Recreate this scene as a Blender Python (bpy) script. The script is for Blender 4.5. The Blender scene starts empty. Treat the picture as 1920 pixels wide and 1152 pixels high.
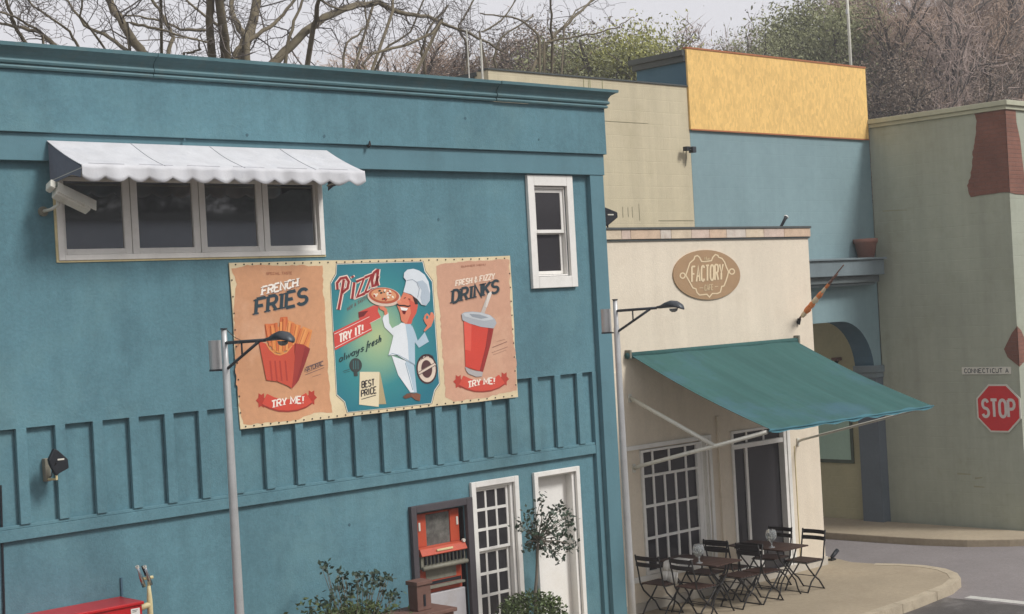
import bpy, bmesh, math, random
from mathutils import Vector, Matrix, Euler
random.seed(7)
scene = bpy.context.scene
COL = scene.collection
R = math.radians

# ------------------------------------------------------------------ camera
F, ROLL, PIT, YAW = 2950.0, -0.055, -0.0002, 0.8125
CAM = Vector((0, -15.02, 4.4))
fw = Vector((math.cos(YAW)*math.cos(PIT), math.sin(YAW)*math.cos(PIT), math.sin(PIT)))
rt = fw.cross(Vector((0, 0, 1))).normalized(); up = rt.cross(fw)
RX = rt*math.cos(ROLL) + up*math.sin(ROLL)
UX = -rt*math.sin(ROLL) + up*math.cos(ROLL)
cd = bpy.data.cameras.new('camera'); cam = bpy.data.objects.new('camera', cd); COL.objects.link(cam)
cd.sensor_width = 36.0; cd.lens = 36.0*F/1920.0; cd.clip_start = 0.1; cd.clip_end = 2000
cam.matrix_world = Matrix(((RX.x, UX.x, -fw.x, CAM.x), (RX.y, UX.y, -fw.y, CAM.y), (RX.z, UX.z, -fw.z, CAM.z), (0, 0, 0, 1)))
scene.camera = cam

# ------------------------------------------------------------------ world, sun, exposure
world = bpy.data.worlds.new("World"); scene.world = world; world.use_nodes = True
wn = world.node_tree.nodes; wl = world.node_tree.links; wn.clear()
SUN_EL, SUN_AZ = R(45), math.atan2(-0.92, 0.38)      # direction towards the sun in the xy plane
sky = wn.new('ShaderNodeTexSky'); sky.sky_type = 'NISHITA'; sky.sun_disc = False
sky.sun_elevation = SUN_EL; sky.sun_rotation = math.pi/2 - SUN_AZ; sky.dust_density = 4
hs = wn.new('ShaderNodeHueSaturation'); hs.inputs['Saturation'].default_value = 0.15
mixw = wn.new('ShaderNodeMixRGB'); mixw.inputs['Fac'].default_value = 0.88
mixw.inputs['Color2'].default_value = (7.3, 7.25, 7.65, 1)   # grey overcast
bgn = wn.new('ShaderNodeBackground'); bgn.inputs['Strength'].default_value = 0.056
wo = wn.new('ShaderNodeOutputWorld')
wl.new(sky.outputs[0], hs.inputs['Color']); wl.new(hs.outputs[0], mixw.inputs['Color1'])
wl.new(mixw.outputs[0], bgn.inputs['Color']); wl.new(bgn.outputs[0], wo.inputs['Surface'])
sd = bpy.data.lights.new('sun', 'SUN'); sd.energy = 1.5; sd.angle = R(14); sd.color = (1, 0.985, 0.965)
sun = bpy.data.objects.new('sun', sd); COL.objects.link(sun)
sdir = Vector((math.cos(SUN_AZ)*math.cos(SUN_EL), math.sin(SUN_AZ)*math.cos(SUN_EL), math.sin(SUN_EL)))
sun.rotation_euler = sdir.to_track_quat('Z', 'Y').to_euler(); sun.location = (0, -30, 40)
vs = scene.view_settings
vs.view_transform = 'Standard'; vs.look = 'None'; vs.gamma = 1; vs.use_curve_mapping = False; vs.exposure = 1.03

# ------------------------------------------------------------------ helpers: measuring
def ray(px, py): return fw*F + RX*(px-960) - UX*(py-576)
def onY(px, py, y): d = ray(px, py); return CAM + d*((y-CAM.y)/d.y)
def onX(px, py, x): d = ray(px, py); return CAM + d*((x-CAM.x)/d.x)
def onZ(px, py, z=0.0): d = ray(px, py); return CAM + d*((z-CAM.z)/d.z)

# ------------------------------------------------------------------ helpers: materials
def lin(c): return tuple(((v/255)/12.92 if v/255 <= .04045 else ((v/255+.055)/1.055)**2.4) for v in c)
MATS = {}
def M(name, rgb, k=1.0, rough=0.75, var=0.12, scale=1.3, bump=0.15, bscale=90.0, metal=0.0, streak=0.0, speck=0.0, courses=None, spec=0.35, dirt=None, fib=None, dirt2=None, smap=(5, 5, .35)):
    if name in MATS: return MATS[name]
    m = bpy.data.materials.new(name); m.use_nodes = True; nt = m.node_tree; N = nt.nodes; L = nt.links
    b = N['Principled BSDF']; c = [min(.9, v*k) for v in lin(rgb)]
    b.inputs['Roughness'].default_value = rough; b.inputs['Metallic'].default_value = metal
    b.inputs['Specular IOR Level'].default_value = spec
    geo = N.new('ShaderNodeNewGeometry'); pos = geo.outputs['Position']
    def noise(sc, det=4, vec=pos, rgh=.55):
        n = N.new('ShaderNodeTexNoise'); n.inputs['Scale'].default_value = sc; n.inputs['Detail'].default_value = det
        n.inputs['Roughness'].default_value = rgh; L.new(vec, n.inputs['Vector']); return n.outputs['Fac']
    def mapr(v, a, b_, lo, hi):
        r = N.new('ShaderNodeMapRange'); r.inputs[1].default_value = a; r.inputs[2].default_value = b_
        r.inputs[3].default_value = lo; r.inputs[4].default_value = hi; L.new(v, r.inputs[0]); return r.outputs[0]
    def mul(a, b_):
        r = N.new('ShaderNodeMath'); r.operation = 'MULTIPLY'; L.new(a, r.inputs[0]); L.new(b_, r.inputs[1]); return r.outputs[0]
    fac = mapr(noise(scale, 6), .3, .7, 1-var, 1+var*.6)
    fac = mul(fac, mapr(noise(scale*14, 3), .3, .7, 1-var*.4, 1+var*.4))
    if streak:
        mp = N.new('ShaderNodeMapping'); mp.inputs['Scale'].default_value = smap; L.new(pos, mp.inputs['Vector'])
        fac = mul(fac, mapr(noise(1.0, 5, mp.outputs[0]), .35, .75, 1+streak*.3, 1-streak))
    if speck: fac = mul(fac, mapr(noise(bscale*.6, 2), .3, .7, 1-speck, 1+speck))
    if fib:
        mp = N.new('ShaderNodeMapping'); mp.inputs['Scale'].default_value = (fib, fib, fib*.45); L.new(pos, mp.inputs['Vector'])
        vo = N.new('ShaderNodeTexVoronoi'); vo.inputs['Scale'].default_value = 1; vo.inputs['Randomness'].default_value = 1
        L.new(mp.outputs[0], vo.inputs['Vector'])
        sp = N.new('ShaderNodeSeparateColor'); L.new(vo.outputs['Color'], sp.inputs[0])
        fac = mul(fac, mapr(sp.outputs[0], 0, 1, .88, 1.10))
        fac = mul(fac, mapr(noise(fib*.9, 4), .25, .42, .84, 1.0))
    vm = N.new('ShaderNodeVectorMath'); vm.operation = 'SCALE'; vm.inputs[0].default_value = c; L.new(fac, vm.inputs['Scale'])
    out = vm.outputs[0]
    for dd_ in (dirt2, dirt):
        if not dd_: continue
        dc, amt, dsc = dd_
        mx = N.new('ShaderNodeMixRGB'); mx.inputs['Color2'].default_value = (*lin(dc), 1)
        L.new(mapr(noise(dsc, 8, rgh=.7), .52, .75, 0, amt), mx.inputs['Fac']); L.new(out, mx.inputs['Color1']); out = mx.outputs[0]
    hgt = noise(bscale, 5)
    bp = N.new('ShaderNodeBump'); bp.inputs['Strength'].default_value = bump; bp.inputs['Distance'].default_value = .01
    if courses:
        axis, bw, bh, depth, mortar = courses
        sx = N.new('ShaderNodeSeparateXYZ'); L.new(pos, sx.inputs[0]); cx = N.new('ShaderNodeCombineXYZ')
        L.new(sx.outputs[axis], cx.inputs[0]); L.new(sx.outputs[2], cx.inputs[1])
        br = N.new('ShaderNodeTexBrick'); br.inputs['Scale'].default_value = 1; br.inputs['Brick Width'].default_value = bw
        br.inputs['Row Height'].default_value = bh; br.inputs['Mortar Size'].default_value = .008; br.inputs['Mortar Smooth'].default_value = .4
        L.new(cx.outputs[0], br.inputs['Vector'])
        b2 = N.new('ShaderNodeBump'); b2.invert = True; b2.inputs['Strength'].default_value = depth; b2.inputs['Distance'].default_value = .01
        L.new(br.outputs['Fac'], b2.inputs['Height']); L.new(b2.outputs[0], bp.inputs['Normal'])
        if mortar:
            mm = N.new('ShaderNodeMixRGB'); mm.inputs['Color2'].default_value = (*lin(mortar), 1)
            q = mapr(br.outputs['Fac'], 0, 1, 0, .55); L.new(q, mm.inputs['Fac']); L.new(out, mm.inputs['Color1']); out = mm.outputs[0]
    L.new(out, b.inputs['Base Color'])
    L.new(hgt, bp.inputs['Height']); L.new(bp.outputs[0], b.inputs['Normal'])
    MATS[name] = m; return m
def flat(rgb, k=1.0, rough=.6):
    return M('print_%d_%d_%d' % tuple(rgb), rgb, k=k, rough=rough, var=.05, scale=4, bump=.12, bscale=9, spec=.25)

# ------------------------------------------------------------------ helpers: objects and meshes
def tag(o, label=None, cat=None, group=None, kind=None):
    if label: o['label'] = label
    if cat: o['category'] = cat
    if group: o['group'] = group
    if kind: o['kind'] = kind
    return o
def thing(name, label, cat, loc=(0, 0, 0), group=None):
    o = bpy.data.objects.new(name, None); COL.objects.link(o); o.location = loc; o.empty_display_size = .2
    return tag(o, label, cat, group)
def root_loc(p):
    v = Vector((0, 0, 0))
    while p is not None: v += p.location; p = p.parent
    return v
class MB:
    def __init__(s): s.v = []; s.f = []; s.sm = False
    def quad(s, a, b, c, d): n = len(s.v); s.v += [Vector(a), Vector(b), Vector(c), Vector(d)]; s.f.append((n, n+1, n+2, n+3)); return s
    def tri(s, a, b, c): n = len(s.v); s.v += [Vector(a), Vector(b), Vector(c)]; s.f.append((n, n+1, n+2)); return s
    def box(s, x0, x1, y0, y1, z0, z1, bev=0.0):
        if x0 > x1: x0, x1 = x1, x0
        if y0 > y1: y0, y1 = y1, y0
        if z0 > z1: z0, z1 = z1, z0
        return s.obox(Vector(((x0+x1)/2, (y0+y1)/2, (z0+z1)/2)), Vector((1, 0, 0)), Vector((0, 1, 0)), (x1-x0)/2, (y1-y0)/2, (z1-z0)/2)
    def obox(s, c, ax, ay, hx, hy, hz):
        ax = Vector(ax).normalized(); ay = Vector(ay).normalized(); az = ax.cross(ay); n = len(s.v)
        for k in (-1, 1):
            for j in (-1, 1):
                for i in (-1, 1): s.v.append(Vector(c)+ax*hx*i+ay*hy*j+az*hz*k)
        for q in ((0, 2, 3, 1), (4, 5, 7, 6), (0, 1, 5, 4), (2, 6, 7, 3), (0, 4, 6, 2), (1, 3, 7, 5)): s.f.append(tuple(n+i for i in q))
        return s
    def extr(s, pts, off):       # polygon (3d points) extruded by vector off
        n = len(s.v); k = len(pts); off = Vector(off)
        s.v += [Vector(p) for p in pts] + [Vector(p)+off for p in pts]
        s.f.append(tuple(n+i for i in range(k))[::-1]); s.f.append(tuple(n+k+i for i in range(k)))
        for i in range(k): j = (i+1) % k; s.f.append((n+i, n+j, n+k+j, n+k+i))
        return s
    def tube(s, pts, rad, sides=8, cap=True):
        pts = [Vector(p) for p in pts]; n0 = len(s.v); m = len(pts)
        if not hasattr(rad, '__len__'): rad = [rad]*m
        ref = None
        for i, p in enumerate(pts):
            t = (pts[min(i+1, m-1)] - pts[max(i-1, 0)])
            t = t.normalized() if t.length > 1e-9 else Vector((0, 0, 1))
            if ref is None: ref = t.orthogonal().normalized()
            ref = (ref - t*ref.dot(t)); ref = ref.normalized() if ref.length > 1e-6 else t.orthogonal().normalized()
            b = t.cross(ref)
            for k in range(sides):
                a = 2*math.pi*k/sides; s.v.append(p + (ref*math.cos(a)+b*math.sin(a))*rad[i])
        for i in range(m-1):
            for k in range(sides):
                k2 = (k+1) % sides; s.f.append((n0+i*sides+k, n0+i*sides+k2, n0+(i+1)*sides+k2, n0+(i+1)*sides+k))
        if cap and sides > 2:
            s.f.append(tuple(n0+k for k in range(sides))[::-1]); s.f.append(tuple(n0+(m-1)*sides+k for k in range(sides)))
        return s
    def build(s, name, mat, parent=None, smooth=False, loc=None, bevel=0.0, weld=False):
        o0 = root_loc(parent) if loc is None else Vector(loc)
        me = bpy.data.meshes.new(name); me.from_pydata([tuple(v-o0) for v in s.v], [], s.f); me.update()
        if weld:
            bm = bmesh.new(); bm.from_mesh(me); bmesh.ops.remove_doubles(bm, verts=bm.verts, dist=.0005); bm.to_mesh(me); bm.free()
        if smooth or s.sm: me.polygons.foreach_set('use_smooth', [True]*len(me.polygons))
        me.materials.append(mat); o = bpy.data.objects.new(name, me); COL.objects.link(o)
        if loc is not None and parent is None: o.location = loc
        if parent is not None: o.parent = parent
        if bevel:
            b = o.modifiers.new('bevel', 'BEVEL'); b.width = bevel; b.segments = 2; b.limit_method = 'ANGLE'; b.angle_limit = R(40)
        return o
def inst(name, me, parent, offs):
    o = bpy.data.objects.new(name, me); COL.objects.link(o); o.parent = parent; o.location = offs; return o
def struct(mb, name, mat, **k): o = mb.build(name, mat, None, **k); o['kind'] = 'structure'; return o
def holed(mb, x0, x1, z0, z1, y, holes, depth):
    xs = sorted({x0, x1, *[h[0] for h in holes], *[h[1] for h in holes]}); zs = sorted({z0, z1, *[h[2] for h in holes], *[h[3] for h in holes]})
    for i in range(len(xs)-1):
        for j in range(len(zs)-1):
            cx, cz = (xs[i]+xs[i+1])/2, (zs[j]+zs[j+1])/2
            if any(h[0] < cx < h[1] and h[2] < cz < h[3] for h in holes): continue
            mb.quad((xs[i], y, zs[j]), (xs[i+1], y, zs[j]), (xs[i+1], y, zs[j+1]), (xs[i], y, zs[j+1]))
    for a, b, c, d in holes:
        e = y+depth
        mb.quad((a, y, c), (a, y, d), (a, e, d), (a, e, c)); mb.quad((b, y, c), (b, e, c), (b, e, d), (b, y, d))
        mb.quad((a, y, d), (b, y, d), (b, e, d), (a, e, d)); mb.quad((a, y, c), (a, e, c), (b, e, c), (b, y, c))
def ring(mb, x0, x1, z0, z1, y0, y1, l, r, b, t):   # rectangular frame from four butted bars
    mb.box(x0, x0+l, y0, y1, z0, z1); mb.box(x1-r, x1, y0, y1, z0, z1)
    if b: mb.box(x0+l, x1-r, y0, y1, z0, z0+b)
    if t: mb.box(x0+l, x1-r, y0, y1, z1-t, z1)

# ------------------------------------------------------------------ materials
K = 0.92
TEAL = M('teal_painted_stucco', (91, 130, 140), k=K*1.02, rough=.8, var=.10, scale=.55, bump=.4, bscale=45, streak=.13, speck=.07, dirt=((58, 88, 98), .5, 1.0), dirt2=((112, 146, 148), .45, .6))
TEAL2 = M('teal_painted_trim', (91, 129, 139), k=K*1.02, rough=.6, var=.05, bump=.12, bscale=30, streak=.08, dirt=((60, 85, 90), .3, 2.0))
TEALC = M('teal_cornice_paint', (89, 124, 130), k=K*1.0, rough=.55, var=.08, bump=.1, streak=.12, dirt=((120, 120, 105), .35, 5))
CREAM = M('cream_painted_render', (222, 209, 188), k=K*1.03, rough=.85, var=.05, scale=.8, bump=.4, bscale=40, streak=.06, speck=.03, dirt=((170, 150, 125), .25, 1.3))
BEIGE = M('beige_painted_block', (206, 194, 164), k=K*.95, rough=.85, var=.07, scale=.6, bump=.3, streak=.12, courses=(0, .4, .2, .25, None), dirt=((140, 130, 100), .3, 1.2))
BLUE = M('faded_blue_render', (130, 154, 158), k=K*1.04, rough=.85, var=.08, scale=.6, bump=.3, streak=.06, courses=(0, .4, .2, .2, None), dirt=((95, 125, 130), .35, .9))
GREEN = M('sage_green_painted_block', (176, 180, 162), k=K*.9, rough=.85, var=.09, scale=.6, bump=.3, streak=.12, courses=(1, .4, .2, .35, None), dirt=((115, 115, 85), .35, 1.0))
GREENC = M('sage_coping', (182, 182, 158), k=K, rough=.7, var=.08, streak=.1)
OLIVE = M('olive_painted_wall', (182, 176, 142), k=K*1.1, rough=.85, var=.1, courses=(1, .4, .2, .3, None))
GREY = M('grey_blue_ledge_paint', (125, 138, 142), k=K*.9, rough=.6, var=.08, streak=.1)
PILLAR = M('slate_blue_pillar', (104, 114, 122), k=K, rough=.8, var=.1)
DKBLUE = M('dark_blue_shaded_wall', (72, 102, 118), k=K, rough=.8, var=.08)  # blue wall with shade of turned-away faces in its colour; plain blue for strap
DKTRIM = M('weathered_dark_trim', (80, 84, 82), k=K, rough=.7, var=.15)
OSB = M('osb_board', (230, 190, 118), k=K*1.04, rough=.8, var=.05, scale=2, bump=.25, bscale=25, fib=24)
OSBEDGE = M('osb_raw_edge', (170, 110, 75), k=K, rough=.8)
BRICK = M('exposed_red_brick', (134, 90, 76), k=K*.85, rough=.85, var=.22, scale=2.5, bump=.4, bscale=50, courses=(1, .22, .075, .9, (120, 95, 85)))
BRICKX = M('exposed_red_brick_lit_front', (140, 96, 80), k=K*.9, rough=.85, var=.22, scale=2.5, bump=.4, bscale=50, courses=(0, .22, .075, .9, (120, 95, 85)))  # same brick, tinted lighter to carry the light on the front face
WHITE = M('white_gloss_paint', (226, 223, 216), k=1.0, rough=.4, var=.05, bump=.05, streak=.06, dirt=((170, 165, 150), .25, 6))
WHITE2 = M('white_door_paint', (226, 223, 217), k=1.0, rough=.5, var=.06, scale=2, bump=.06, bscale=15, dirt=((190, 180, 160), .3, 2))
OFFW = M('offwhite_metal', (205, 202, 190), k=1.0, rough=.45, var=.08, dirt=((150, 140, 115), .4, 10))
CANVAS = M('white_awning_canvas', (208, 208, 210), k=.86, rough=.9, var=.05, scale=2, bump=.3, bscale=9, streak=.12, dirt=((165, 168, 176), .5, 4))
CANVASD = M('shaded_awning_canvas', (118, 122, 134), k=.9, rough=.9, var=.12, bump=.4, bscale=9)  # white canvas with the shade of the side panels in its colour
AWN = M('faded_green_awning_canvas', (74, 114, 110), k=.66, rough=.9, var=.08, scale=.8, bump=.25, bscale=14, streak=.16, smap=(7, .5, .5), dirt=((74, 102, 122), .8, .6), spec=.1)
GLASS = M('dark_window_glass', (30, 33, 33), k=1.0, rough=.03, var=.05, bump=.0, bscale=2.0, spec=1.0)
GLASS.node_tree.nodes['Principled BSDF'].inputs['IOR'].default_value = 2.1
GLASSD = M('dark_interior_glass', (52, 50, 52), k=1.0, rough=.12, var=.08, bump=.015, bscale=2.0, spec=.3)
STEEL = M('galvanised_steel', (188, 188, 186), k=1.0, rough=.42, var=.1, scale=5, bump=.03, metal=.5, spec=.6)
DKMETAL = M('dark_grey_metal', (62, 66, 70), k=1.0, rough=.4, var=.1, metal=.2)
BLACK = M('black_plastic', (30, 33, 38), k=1.0, rough=.5, var=.1)
CHROME = M('chrome_nozzle', (190, 192, 195), k=1.0, rough=.2, metal=.95, var=.1)
PIPE = M('cream_painted_pipe', (204, 190, 145), k=1.05, rough=.5, var=.12, dirt=((150, 120, 80), .4, 9))
REDBOX = M('red_painted_steel', (165, 26, 30), k=1.25, rough=.3, var=.08, bump=.05, dirt=((120, 40, 35), .3, 3))
REDMACH = M('faded_red_enamel', (190, 82, 56), k=.9, rough=.4, var=.1, scale=4, dirt=((140, 60, 45), .5, 6))
GREYMACH = M('greenish_grey_metal', (125, 122, 108), k=1.0, rough=.5, var=.15, scale=8, dirt=((70, 65, 55), .5, 10))
GREYFR = M('grey_niche_frame', (76, 71, 74), k=.9, rough=.7, var=.12, dirt=((60, 58, 62), .4, 5))
GREYPAN = M('dull_white_sheet_metal', (176, 173, 174), k=1.0, rough=.5, var=.08, dirt=((150, 130, 110), .4, 4))
BROWN = M('brown_wood_box', (104, 76, 66), k=1.1, rough=.7, var=.15, dirt=((60, 48, 42), .4, 5))
WOOD = M('dark_stained_slats', (78, 54, 44), k=.75, rough=.55, var=.2, scale=6, streak=.1)
WOODB = M('near_black_slats', (38, 29, 27), k=.8, rough=.5, var=.2, scale=6)
IRON = M('dark_iron', (46, 44, 42), k=1.0, rough=.5, var=.2, metal=.3)
TERRA = M('weathered_terracotta', (128, 92, 80), k=1.1, rough=.8, var=.15)
PAVE = M('tan_concrete_paving', (172, 157, 133), k=.82, rough=.85, var=.13, scale=.9, bump=.4, bscale=30, speck=.06, dirt=((125, 108, 88), .45, .8))
ASPH = M('worn_grey_asphalt', (140, 133, 131), k=.8, rough=.8, var=.1, scale=.8, bump=.5, bscale=60, speck=.12, dirt=((105, 98, 96), .4, 1.2))
ASPHD = M('dark_damp_asphalt', (88, 84, 82), k=.9, rough=.5, var=.25, scale=1.6, bump=.6, bscale=60, speck=.15, dirt=((150, 146, 142), .5, 1.6))
LINEW = M('worn_white_road_paint', (200, 198, 190), k=.9, rough=.7, var=.2, scale=6, dirt=((120, 116, 112), .6, 9))
SOIL = M('leaf_litter_hillside', (96, 82, 68), k=.8, rough=.95, var=.3, scale=.3, bump=.6, bscale=3, dirt=((70, 75, 50), .5, .3))
FAINT = M('faint_crack_shade', (150, 144, 118), k=K)
ROOFM = M('grey_roof_felt', (105, 105, 102), k=.9, rough=.9, var=.1)
BARK = M('plane_tree_bark', (128, 117, 95), k=.7, rough=.9, var=.35, scale=6, bump=.6, bscale=18, dirt=((64, 66, 42), .6, 3))
TWIG = M('grey_brown_twigs', (112, 104, 98), k=.7, rough=.9, var=.25, scale=2)
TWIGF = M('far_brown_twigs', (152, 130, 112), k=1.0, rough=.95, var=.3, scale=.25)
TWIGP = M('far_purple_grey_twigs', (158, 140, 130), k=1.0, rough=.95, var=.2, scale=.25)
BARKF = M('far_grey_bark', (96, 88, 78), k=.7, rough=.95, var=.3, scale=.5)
LEAFY = M('young_yellow_green_leaves', (160, 160, 92), k=.95, rough=.7, var=.3, scale=.4)
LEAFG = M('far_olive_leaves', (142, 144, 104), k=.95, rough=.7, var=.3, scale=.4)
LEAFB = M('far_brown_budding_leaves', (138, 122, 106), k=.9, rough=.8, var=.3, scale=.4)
LEAFD = M('dark_glossy_leaves', (60, 76, 58), k=.85, rough=.4, var=.35, scale=9, spec=.5)
LEAFM = M('mid_green_leaves', (84, 98, 56), k=.8, rough=.6, var=.4, scale=7)
STEM = M('grey_stem_bark', (120, 112, 100), k=.9, rough=.9, var=.2)

# ------------------------------------------------------------------ ground, road, pavements
struct(MB().quad((-600, -600, -.14), (600, -600, -.14), (600, 600, -.14), (-600, 600, -.14)), 'ground', SOIL)
struct(MB().quad((-80, -14, -.124), (19.95, -14, -.124), (19.95, 1.6, -.124), (-80, 1.6, -.124)), 'road', ASPHD)
struct(MB().quad((19.95, -14, -.124), (60, -14, -.124), (60, 30, -.124), (19.95, 30, -.124)), 'side_road', ASPH)
struct(MB().box(20.02, 20.2, -9, -2.95, -.123, -.118), 'stop_line_marking', LINEW)
def slab(pts, name, mat, z0=-.3, z1=0.0):
    return struct(MB().extr([(x, y, z0) for x, y in pts], (0, 0, z1-z0)), name, mat, bevel=.015)
tip = [(-60, .9), (-60, -2.85), (17.5, -2.85), (19.0, -2.79), (20.2, -2.66), (20.75, -2.47), (21.1, -2.2), (21.35, -1.85), (21.45, -1.45), (21.4, -1.05), (21.25, -.65), (21.2, -.25), (21.35, .1), (21.45, .4), (21.3, .9)]
pav = slab(tip[::1], 'pavement', PAVE)
KERB = M('pale_kerb_stone', (186, 172, 148), k=.86, rough=.85, var=.16, scale=3, bump=.4, bscale=30, dirt=((120, 106, 88), .5, 4))
kp = [Vector((x, y, 0)) for x, y in [(8, -2.85)]+tip[2:-1]]
fine = []
for i in range(len(kp)-1):
    m_ = max(1, int((kp[i+1]-kp[i]).length/.16))
    for k in range(m_): fine.append(kp[i].lerp(kp[i+1], k/m_))
acc = 0; start = 0
def kerb(P_):
    n = len(P_); mb = MB(); L_ = []
    for i, p in enumerate(P_):
        t = (P_[min(i+1, n-1)]-P_[max(i-1, 0)]).normalized(); nn = Vector((-t.y, t.x, 0))
        L_.append((p-nn*.006, p+nn*.15))
    for i in range(n-1):
        (a, b), (c, d) = L_[i], L_[i+1]; u = Vector((0, 0, .005)); w = Vector((0, 0, -.2))
        mb.quad(a+u, c+u, d+u, b+u); mb.quad(a+w, c+w, c+u, a+u); mb.quad(b+w, b+u, d+u, d+w)
    for (a, b) in (L_[0], L_[-1]): mb.quad(a+Vector((0, 0, -.2)), b+Vector((0, 0, -.2)), b+Vector((0, 0, .005)), a+Vector((0, 0, .005)))
    mb.build('kerb_stone', KERB, pav)
for i in range(1, len(fine)):
    acc += (fine[i]-fine[i-1]).length
    if acc > .95:
        seg = fine[start:i+1]; t0 = (seg[1]-seg[0]).normalized()*.007; t1 = (seg[-1]-seg[-2]).normalized()*.007
        kerb([seg[0]+t0]+seg[1:-1]+[seg[-1]-t1]); start = i; acc = 0
far = [(25.2, 9), (23.45, 9), (23.55, 3), (23.63, 1.6), (23.68, .7), (23.76, 0), (23.95, -.7), (24.3, -1.3), (25.0, -2.1), (26.5, -2.8), (32, -3.0), (32, -1.2), (25.2, -1.2)]
slab(far, 'far_pavement', PAVE)

# ------------------------------------------------------------------ teal building
tb = thing('teal_building', 'long teal two storey building with stepped cornice, batten panels and white windows', 'building', (11.5, -.26, 0))
YW, YU, YP, YF, YC = -.245, -.30, -.375, -.385, -.425
XL, XR = -6.0, 15.715
def xz(px, py, y): p = onY(px, py, y); return p.x, p.z
nL, nR, nT = 12.10, 13.06, 2.03                     # vending niche
fwL, fwR, fwT, fwB = 13.15, 13.86, 2.17, .12         # french window opening
dL, dR, dT = 14.25, 14.97, 2.165                    # white door opening
mb = MB(); holed(mb, XL, XR, -.1, 3.463, YW, [(nL+.08, nR-.08, .02, nT-.08), (fwL, fwR, fwB, fwT), (dL, dR, .0, dT)], .5)
mb.build('wall', TEAL, tb)
w4 = (7.72, 10.94, 5.17, 5.98); sw = (14.40, 15.04, 4.76, 5.98)
mb = MB(); holed(mb, XL, XR, 3.463, 6.12, YU, [w4, sw], .16)
mb.quad((XL, YU, 3.463), (XR, YU, 3.463), (XR, YW, 3.463), (XL, YW, 3.463)); mb.build('upper_wall', TEAL, tb)
MB().box(XR-.02, XR, YW, 9, -.1, 7.0).box(XL, XL+.02, YW, 9, -.1, 7.0).box(XL, XR, 8.98, 9, -.1, 7.0).build('side_wall', TEAL, tb)
MB().box(XL, XR-.03, YW+.02, 8.97, 6.78, 6.82).build('roof', ROOFM, tb)
MB().box(XL, 15.40, YW-.05, YW, 2.36, 2.475).build('belt_rail', TEAL, tb, bevel=.004)
MB().box(XL, 15.40, YW-.042, YW, 2.477, 2.51).build('belt_rail_top', TEAL, tb, bevel=.004)
MB().box(XL, XR+.02, YF, YU+.02, 6.12, 6.398).build('frieze_board', TEAL2, tb, bevel=.005)
MB().box(XL, XR+.045, YC, YU+.02, 6.40, 7.02).build('fascia_board', TEAL, tb, bevel=.006)
MB().box(15.455, XR+.004, YP, YW+.01, -.1, 6.118).build('corner_pilaster', TEAL2, tb, bevel=.005)
MB().box(15.36, 15.453, YU-.004, YW+.01, -.1, 3.462).build('inner_pilaster', TEAL2, tb, bevel=.004)
bat = None; bx = 7.517; sp = (14.641-7.517)/17
for k in range(-9, 19):
    x = 7.517+sp*k
    if bat is None:
        bat = MB().box(-.001, .11, -.045, 0, 2.511, 3.4625).build('batten', TEAL, tb, loc=(0, 0, 0), bevel=.003); bat.location = (x-11.5, 0, 0)
    else:
        o = inst('batten', bat.data, tb, (x-11.5, 0, 0)); b = o.modifiers.new('bevel', 'BEVEL'); b.width = .003; b.limit_method = 'ANGLE'
prof = [(YC, 7.022), (YC-.035, 7.022), (YC-.045, 7.04), (YC-.035, 7.06), (YC-.025, 7.065), (YC-.055, 7.075), (YC-.065, 7.095), (YC-.055, 7.115), (YC-.045, 7.12), (YC-.05, 7.15), (YC-.075, 7.19), (YC-.125, 7.22), (YC-.15, 7.225), (YC-.155, 7.262), (YC+.02, 7.275), (YC+.02, 7.022)]
def cornice(x0, x1, dy, end=False):
    mb = MB(); n = len(prof); e = [(YC-dy)*0+p[0]+dy for p in prof]
    A = [Vector((x0, e[i], prof[i][1])) for i in range(n)]
    B = [Vector((x1 + (YC-prof[i][0] if end else 0), e[i], prof[i][1])) for i in range(n)]
    o = len(mb.v); mb.v += A+B
    for i in range(n):
        j = (i+1) % n; mb.f.append((o+i, o+j, o+n+j, o+n+i))
    mb.f.append(tuple(range(o, o+n))[::-1]); mb.f.append(tuple(range(o+n, o+2*n)))
    mb.build('cornice', TEALC, tb)
    if end:      # return along the side
        mb = MB(); B2 = [Vector((b.x, 9, b.z)) for b in B]; mb.v += B+B2
        for i in range(n): j = (i+1) % n; mb.f.append((i, j, n+j, n+i))
        mb.build('cornice_return', TEALC, tb)
xj = onY(283, 120, YC).x; xk = onY(925, 165, YC).x
cornice(XL, xj-.003, 0); cornice(xj+.003, xk-.003, -.004); cornice(xk+.002, XR+.012, -.016, True)
random.seed(9)
q = onY(690, 270, YC); MB().tube([(q.x, YC, q.z-.03), (q.x, YC-.03, q.z-.02), (q.x, YC-.035, q.z+.03)], [.02, .02, .008], 6).build('old_fixing', IRON, tb)
for (px, py) in ((608, 256), (463, 253), (346, 262), (872, 222), (1010, 262), (822, 412), (660, 985), (455, 905)):
    q = onY(px, py, YC if py < 300 else YU); y_ = (YC if py < 300 else (YU if py < 600 else YW))-.002
    st = [(random.uniform(.012, .026)*math.cos(a), random.uniform(.012, .03)*math.sin(a)) for a in [k*1.0472 for k in range(6)]]
    MB().extr([(q.x+a, y_, q.z+b) for a, b in st], (0, .0015, 0)).build('paint_chip', M('dull_paint_chip', (66, 98, 108), k=K), tb)
# thin seams and the dark cable at the far left
o = MB().tube([onY(1, 910, YW-.02), onY(8, 1152, YW-.02), onY(9, 1200, YW-.02), (6.86, YW-.02, -.1)], .012, 6).build('cable', BLACK, tb)

def pane_set(parent, rects, y, mat, name='pane'):
    for a, b, c, d in rects: MB().box(a, b, y, y+.012, c, d).build(name, mat, parent)
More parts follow.
